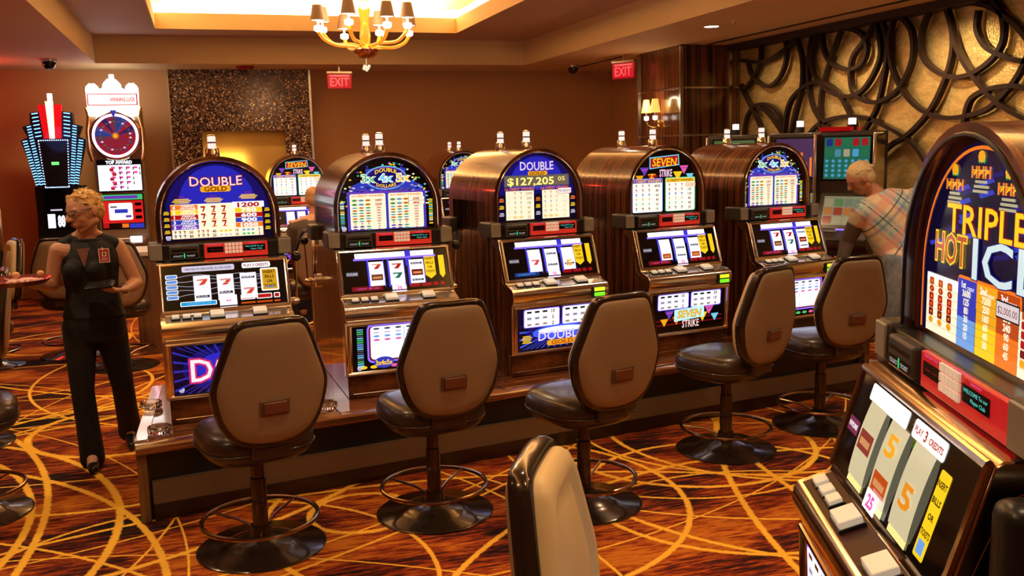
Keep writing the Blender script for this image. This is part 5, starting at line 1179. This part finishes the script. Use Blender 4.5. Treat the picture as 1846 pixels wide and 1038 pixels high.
# blouse
mb = MB()
mb.loft([ellr((-.66, 6.03, z), hx, hy, rz) for z, hx, hy in ((.90, .182, .132), (.96, .165, .120), (1.06, .148, .110), (1.14, .156, .122), (1.22, .166, .132), (1.27, .163, .120), (1.315, .150, .100), (1.345, .118, .082), (1.362, .085, .068))])
for q in (-1, 1): chain(mb, [(V(-.66+.05*q, 6.03, 1.368), .042), (V(-.66+.128*q, 6.03, 1.328), .048)])
mb.cap(V(-.74, 5.925, 1.19), .06, V(-.735, 5.94, 1.16), .06); mb.cap(V(-.62, 5.925, 1.19), .06, V(-.62, 5.94, 1.16), .06)
mb.tube([tuple(p) for p in ellr((-.66, 6.02, 1.362), .082, .066, rz, n=20)], .008, n=8, closed=True)
remesh(at0(mb).build('sleeveless_top', blackcloth, wo), .007, 3)
A = Art(V(-.675, 5.895, 1.262)-org, (1, .12, 0), (.0, .25, 1), .002); A.poly([(-.035, .055), (.035, .06), (.0, -.055)], mat('sheer_panel', (.20, .075, .05), .7), 1); A.done('sheer_neck_panel', wo)
# badge
bd = MB().box(-.030, .030, -.003, .003, -.042, .042).build('badge', mat('badge_red', (.55, .03, .03), .4), wo, bevel=.002, loc=V(-.565, 5.885, 1.272)-org); bd.rotation_euler = (-.2, 0, .25)
A = Art((0, -.0035, 0), (1, 0, 0), (0, 0, 1), .0006); wm_ = mat('badge_white', (.8, .74, .70), .5); A.rect(-.029, -.041, .029, .041, wm_, 0); A.rect(-.025, -.037, .025, .037, mat('badge_red'), 1); A.rect(-.012, -.006, .012, .02, wm_, 2); A.ell(0, .008, .006, .009, mat('badge_dark', (.1, .03, .03), .5), 3); A.rect(-.016, -.018, .016, -.014, wm_, 2); A.rect(-.018, -.028, .018, -.024, wm_, 2); A.done('badge_print', bd)
MB().tube([V(-.575, 5.90, 1.315)-org, V(-.57, 5.885, 1.30)-org], .006, n=6).build('badge_clip', steel, bd).parent = wo
# trousers
mb = MB()
mb.loft([ellr((-.66, 6.03, z), hx, hy, rz) for z, hx, hy in ((.76, .155, .12), (.84, .178, .130), (.93, .174, .126), (.985, .158, .115))])
for h_, k_, a_ in ((hL, kL, aL), (hR, kR, aR)): chain(mb, [(h_, .100), ((h_+k_)/2, .083), (k_, .066), ((k_+a_)/2, .066), (a_+V(0, 0, .0), .070), (a_+V(0, 0, -.03), .072)])
remesh(at0(mb).build('trousers', blackcloth, wo), .008, 3)
for a_, t_ in ((aL, V(-.715, 5.80, .03)), (aR, V(-.53, 6.20, .034))):
    mb = MB(); chain(mb, [(a_+V(0, .01, -.04 if a_ is aL else -.05), .036), ((a_+t_)/2+V(0, 0, -.018), .036), (t_, .028)]); remesh(at0(mb).build('shoe', mat('black_shoe', (.012, .010, .010), .25), wo), .006, 2)
MB().tube([tuple(wrR-org+V(.03*math.cos(k*PI/6)*.8, .012*math.sin(k*PI/6), .03*math.sin(k*PI/6))) for k in range(12)], .004, n=6, closed=True).build('watch', steel, wo)
# things she holds
wl = empty('wallet', (-.585, 5.79, 1.112), -.15); tag(wl, 'black folded bill holder in the hand of the woman in black', 'wallet'); MB().box(-.085, .07, -.045, .045, -.008, .008).build('cover', mat('black_leather', (.008, .008, .009), .35), wl, bevel=.004); MB().box(-.08, .06, -.04, .04, .008, .014).build('flap', mat('black_leather'), wl, bevel=.002); wl.rotation_euler = (.25, -.08, -.15)
tr = empty('serving_tray', (-1.03, 5.72, 1.163)); tag(tr, 'round dark red serving tray carried by the woman', 'tray')
trm = mat('tray_red', (.16, .012, .012), .3, coat=.4)
MB().lathe([(0, 0), (.17, 0), (.205, .022), (.21, .022), (.175, -.006), (0, -.006)], n=44).build('dish', trm, tr)
R_ = random.Random(9)
for k, (x, y, c, r_) in enumerate(((-.02, .0, (.85, .45, .20), .020), (.10, .02, (.85, .45, .20), .018))):
    o = MB().sphere((0, 0, 0), r_, n=12, sz=(1.1, .9, .9)).build('lime_wedge' if False else 'fruit_piece', mat('orange_fruit', c, .5)); o.location = (-.98+x, 5.70+y, 1.163+.040+.005); tag(o, ('left' if k == 0 else 'right')+' orange fruit piece on the red tray, on the crumpled napkins', 'fruit')
mb = MB()
for k in range(26): mb.cap(V(R_.uniform(-.09, .09), R_.uniform(-.05, .05), .006), .010, V(R_.uniform(-.09, .09), R_.uniform(-.05, .05), .016), .008, n=8)
o = remesh(mb.build('crumpled_napkins', mat('napkin_pink', (.80, .45, .42), .7)), .005, 1); o.location = (-.95, 5.69, 1.166); tag(o, 'crumpled pale pink napkins in the middle of the red tray', 'napkins')

# --- the man bending over
plaid = mat('plaid_cotton', rough=.8); t, b = nt(plaid)
tc = N(t, 'ShaderNodeTexCoord')
def stripes(vec, freq, lo, hi, ph=0):
    d = N(t, 'ShaderNodeVectorMath', operation='DOT_PRODUCT'); d.inputs[1].default_value = vec; t.links.new(tc.outputs['Object'], d.inputs[0])
    m_ = N(t, 'ShaderNodeMath', operation='MULTIPLY_ADD'); m_.inputs[1].default_value = freq; m_.inputs[2].default_value = 10+ph; t.links.new(d.outputs['Value'], m_.inputs[0])
    fr = N(t, 'ShaderNodeMath', operation='FRACT'); t.links.new(m_.outputs[0], fr.inputs[0])
    g = N(t, 'ShaderNodeMath', operation='GREATER_THAN'); g.inputs[1].default_value = lo; t.links.new(fr.outputs[0], g.inputs[0])
    l = N(t, 'ShaderNodeMath', operation='LESS_THAN'); l.inputs[1].default_value = hi; t.links.new(fr.outputs[0], l.inputs[0])
    o = N(t, 'ShaderNodeMath', operation='MULTIPLY'); t.links.new(g.outputs[0], o.inputs[0]); t.links.new(l.outputs[0], o.inputs[1]); return o.outputs[0]
a1 = (.62, -.25, .74); a2 = (-.72, .2, .66)
cur = None
for (vec, fq, lo, hi, c, amt) in ((a1, 4.6, .0, .30, (.95, .70, .45), .8), (a1, 4.6, .32, .40, (.90, .22, .20), .7), (a1, 4.6, .48, .60, (.22, .36, .60), .6), (a1, 4.6, .75, .79, (.05, .05, .10), .9), (a1, 4.6, .88, .93, (.75, .18, .20), .6),
                                  (a2, 4.2, .0, .28, (.92, .36, .32), .45), (a2, 4.2, .42, .50, (.75, .6, .45), .6), (a2, 4.2, .62, .72, (.12, .22, .42), .5), (a2, 4.2, .85, .89, (.05, .05, .12), .8)):
    mx = N(t, 'ShaderNodeMix', data_type='RGBA'); mx.inputs['B'].default_value = (*c, 1)
    k_ = N(t, 'ShaderNodeMath', operation='MULTIPLY'); k_.inputs[1].default_value = amt; t.links.new(stripes(vec, fq, lo, hi), k_.inputs[0]); t.links.new(k_.outputs[0], mx.inputs['Factor'])
    if cur is None: mx.inputs['A'].default_value = (.52, .68, .66, 1)
    else: t.links.new(cur, mx.inputs['A'])
    cur = mx.outputs['Result']
t.links.new(cur, b.inputs['Base Color'])
grey_sl = mat('grey_sleeve', (.13, .095, .085), .8)  # both sleeves in a plain darker tone than the plaid
denim = mat('faded_denim', rough=.8); t, b = nt(denim); tc = N(t, 'ShaderNodeTexCoord'); n1 = N(t, 'ShaderNodeTexNoise'); n1.inputs['Scale'].default_value = 9; n1.inputs['Detail'].default_value = 5; t.links.new(tc.outputs['Object'], n1.inputs['Vector'])
t.links.new(ramp(t, n1.outputs['Fac'], [(.35, (.14, .18, .26)), (.65, (.32, .36, .42))]), b.inputs['Base Color'])
mn = empty('person', (5.11, 6.02, 0)); om = V(5.05, 6.05, 0); tag(mn, 'grey-haired man in a plaid shirt and faded jeans bending forward, seen from behind', 'person')
hipc, chest, nk = V(5.10, 6.02, .93), V(5.00, 6.10, 1.27), V(4.93, 6.16, 1.43)
sA, eA, wA = V(4.80, 6.14, 1.27), V(4.77, 6.26, 1.04), V(4.70, 6.24, .84)
sB, eB, wB = V(5.24, 5.98, 1.40), V(5.36, 6.18, 1.20), V(5.24, 6.38, 1.08)
tl_ = (nk-hipc).normalized()
hM, kM, aM = V(5.00, 5.98, .88), V(4.96, 5.95, .47), V(5.00, 6.04, .09)
hN, kN, aN = V(5.22, 6.05, .88), V(5.26, 6.03, .47), V(5.28, 6.12, .09)
def torso(mb, g=0):
    mb.loft([ellr(c, hx+g, hy+g, -.35, tilt=tl_) for c, hx, hy in ((hipc-V(0, 0, .06), .17, .12), (hipc, .18, .13), (hipc*.6+chest*.4, .185, .135), (chest, .215, .135), (chest*.45+nk*.55, .20, .11), (nk-tl_*.02, .10, .07))])
mb = MB(); torso(mb); chain(mb, [(nk-tl_*.05, .075), (nk, .062), (nk+V(-.07, .04, .07), .058)])
f, s_, u = frame((-.70, .35, -.55), (-.35, .1, .9)); hc = V(4.815, 6.20, 1.545)
P = head_mesh(mb, hc, f, s_, u, 1.04)
for a, e, w_ in ((sA, eA, wA), (sB, eB, wB)): chain(mb, [(chest*.5+a*.5, .08), (a, .066), (e, .048), (w_, .031)])
hand(mb, wA, (-.3, -.1, -.9), (-.5, .5, 0), curl=.5, side=1); hand(mb, wB, (-.5, .7, -.4), (0, 0, -1), curl=.5, side=-1)
for h_, k_, a_ in ((hM, kM, aM), (hN, kN, aN)): chain(mb, [(h_, .095), (k_, .062), (a_, .042)])
remesh(at0(mb, om).build('body', skin2, mn), .008, 2)
Pm = lambda a, b_, c_: tuple(Vector(P(a, b_, c_))-om)
face_bits(mn, Pm)
mb = MB(); M = Matrix((f, s_, u)).transposed().to_4x4(); M.translation = hc
mb.sphere((0, 0, 0), 1, T=M @ Matrix.Translation((-.024, 0, .024)) @ Matrix.Diagonal((.100, .090, .091, 1)), n=24); mb.sphere((0, 0, 0), 1, T=M @ Matrix.Translation((-.050, 0, -.02)) @ Matrix.Diagonal((.066, .084, .078, 1)), n=20)
R_ = random.Random(5)
for k in range(90):
    a = R_.uniform(-PI, PI); e = R_.uniform(-.2, 1.4); dv = V(math.cos(e)*math.cos(a), math.cos(e)*math.sin(a), math.sin(e))
    if dv.x > .5 and dv.z < .5: continue
    b0 = V(dv.x*.094-.022, dv.y*.085, dv.z*.086+.024); mb.cap(M @ b0, .010, M @ (b0+V(-.018, R_.uniform(-.01, .01), -.010)+dv*.005), .004, n=8)
gh = mat('grey_blond_hair', (.74, .58, .34), .6)
remesh(at0(mb, om).build('hair', gh, mn), .005, 1)
mb = MB(); torso(mb, .018)
for a, e in ((sA, sA*.72+eA*.28), (sB, sB*.5+eB*.5)): chain(mb, [(chest*.5+a*.5, .10), (a, .080), (e, .075)])
mb.sphere(hipc+V(0, -.02, .02), .2, sz=(1, .75, .35), n=20)
remesh(at0(mb, om).build('plaid_shirt', plaid, mn), .010, 3)
mb = MB(); chain(mb, [(sA, .074), (eA, .060), (wA+V(.01, .01, .03), .044)]); remesh(at0(mb, om).build('sleeve', grey_sl, mn), .010, 2)
mb = MB(); chain(mb, [(sB, .074), (eB, .060), (wB+V(.01, -.01, .01), .044)]); remesh(at0(mb, om).build('sleeve', grey_sl, mn), .010, 2)
mb = MB(); mb.loft([ellr((5.11, 6.02, z), hx, hy, -.35) for z, hx, hy in ((.74, .17, .13), (.84, .195, .155), (.92, .19, .145))])
for h_, k_, a_ in ((hM, kM, aM), (hN, kN, aN)): chain(mb, [(h_, .118), ((h_+k_)/2, .100), (k_, .085), (a_+V(0, 0, .02), .072)])
remesh(at0(mb, om).build('jeans', denim, mn), .010, 3)
MB().tube([tuple(Vector(p)-om) for p in ellr((5.11, 6.02, .935), .198, .150, -.35, n=28)], .015, n=8, closed=True).build('belt', mat('brown_belt', (.16, .05, .025), .4), mn)
for a_ in (aM, aN):
    mb = MB(); chain(mb, [(a_+V(0, -.02, -.045), .042), (a_+V(-.03, .14, -.05), .040), (a_+V(-.04, .19, -.055), .032)]); remesh(at0(mb, om).build('shoe', mat('white_trainer', (.4, .38, .36), .5), mn), .008, 2)

# --- seated people
def sitter(loc, rz, label, shirt, hairm, bare=False):
    r = empty('person', loc, rz); tag(r, label, 'person')
    mb = MB(); mb.loft([ellr((0, y, z), hx, hy) for z, hx, hy, y in ((.60, .17, .13, 0), (.72, .175, .13, -.01), (.90, .17, .12, -.02), (1.08, .19, .12, 0), (1.18, .18, .10, .02), (1.24, .09, .07, .03))])
    chain(mb, [(V(0, .03, 1.2), .06), (V(0, .05, 1.30), .055)]); f, s_, u = frame((0, .95, -.3), (0, .3, 1)); P = head_mesh(mb, V(0, .08, 1.40), f, s_, u, 1.02)
    for q in (-1, 1):
        chain(mb, [(V(.10*q, .01, 1.16), .075), (V(.20*q, .02, 1.14), .060), (V(.24*q, .10, .90), .046), (V(.17*q, .32, .86), .030)])
        hand(mb, V(.17*q, .32, .86), (-.2*q, 1, .05), (0, 0, -1), curl=.35, side=q)
        chain(mb, [(V(.09*q, .02, .66), .10), (V(.12*q, .38, .66), .07), (V(.12*q, .40, .28), .045), (V(.12*q, .38, .24), .035)]); chain(mb, [(V(.12*q, .38, .25), .035), (V(.12*q, .48, .24), .028)])
    remesh(mb.build('body', skin, r), .010, 2)
    mb = MB(); mb.loft([ellr((0, y, z), hx, hy) for z, hx, hy, y in ((.62, .195, .155, 0), (.72, .195, .15, -.01), (.90, .19, .14, -.02), (1.08, .208, .138, 0), (1.17, .19, .12, .02), (1.21, .10, .085, .03))])
    if not bare:
        for q in (-1, 1): chain(mb, [(V(.10*q, .01, 1.14), .09), (V(.20*q, .02, 1.12), .075), (V(.24*q, .08, .94), .062)])
    remesh(mb.build('shirt', shirt, r), .012, 3)
    mb = MB()
    for q in (-1, 1): chain(mb, [(V(.09*q, .02, .68), .118), (V(.12*q, .38, .67), .085), (V(.12*q, .40, .30), .062)])
    remesh(mb.build('trousers', mat('dark_trousers', (.03, .028, .035), .8), r), .012, 3)
    mb = MB(); M = Matrix((f, s_, u)).transposed().to_4x4(); M.translation = V(0, .08, 1.40)
    mb.sphere((0, 0, 0), 1, T=M @ Matrix.Translation((-.024, 0, .022)) @ Matrix.Diagonal((.096, .084, .086, 1)), n=20); mb.sphere((0, 0, 0), 1, T=M @ Matrix.Translation((-.05, 0, -.02)) @ Matrix.Diagonal((.06, .078, .07, 1)), n=20)
    remesh(mb.build('hair', hairm, r), .008, 1)
    return r
sitter((1.03, 9.28, 0), .03, 'man in a grey shirt sitting with his back to us at the distant SEVEN machine', mat('grey_shirt', (.10, .075, .06), .8), mat('balding_tan_hair', (.50, .27, .13), .5))
sitter((-1.93, 9.38, 0), 1.9, 'bare-armed person seated at the left edge behind the serving tray', mat('ochre_top', (.5, .25, .07), .8), gh, bare=True)
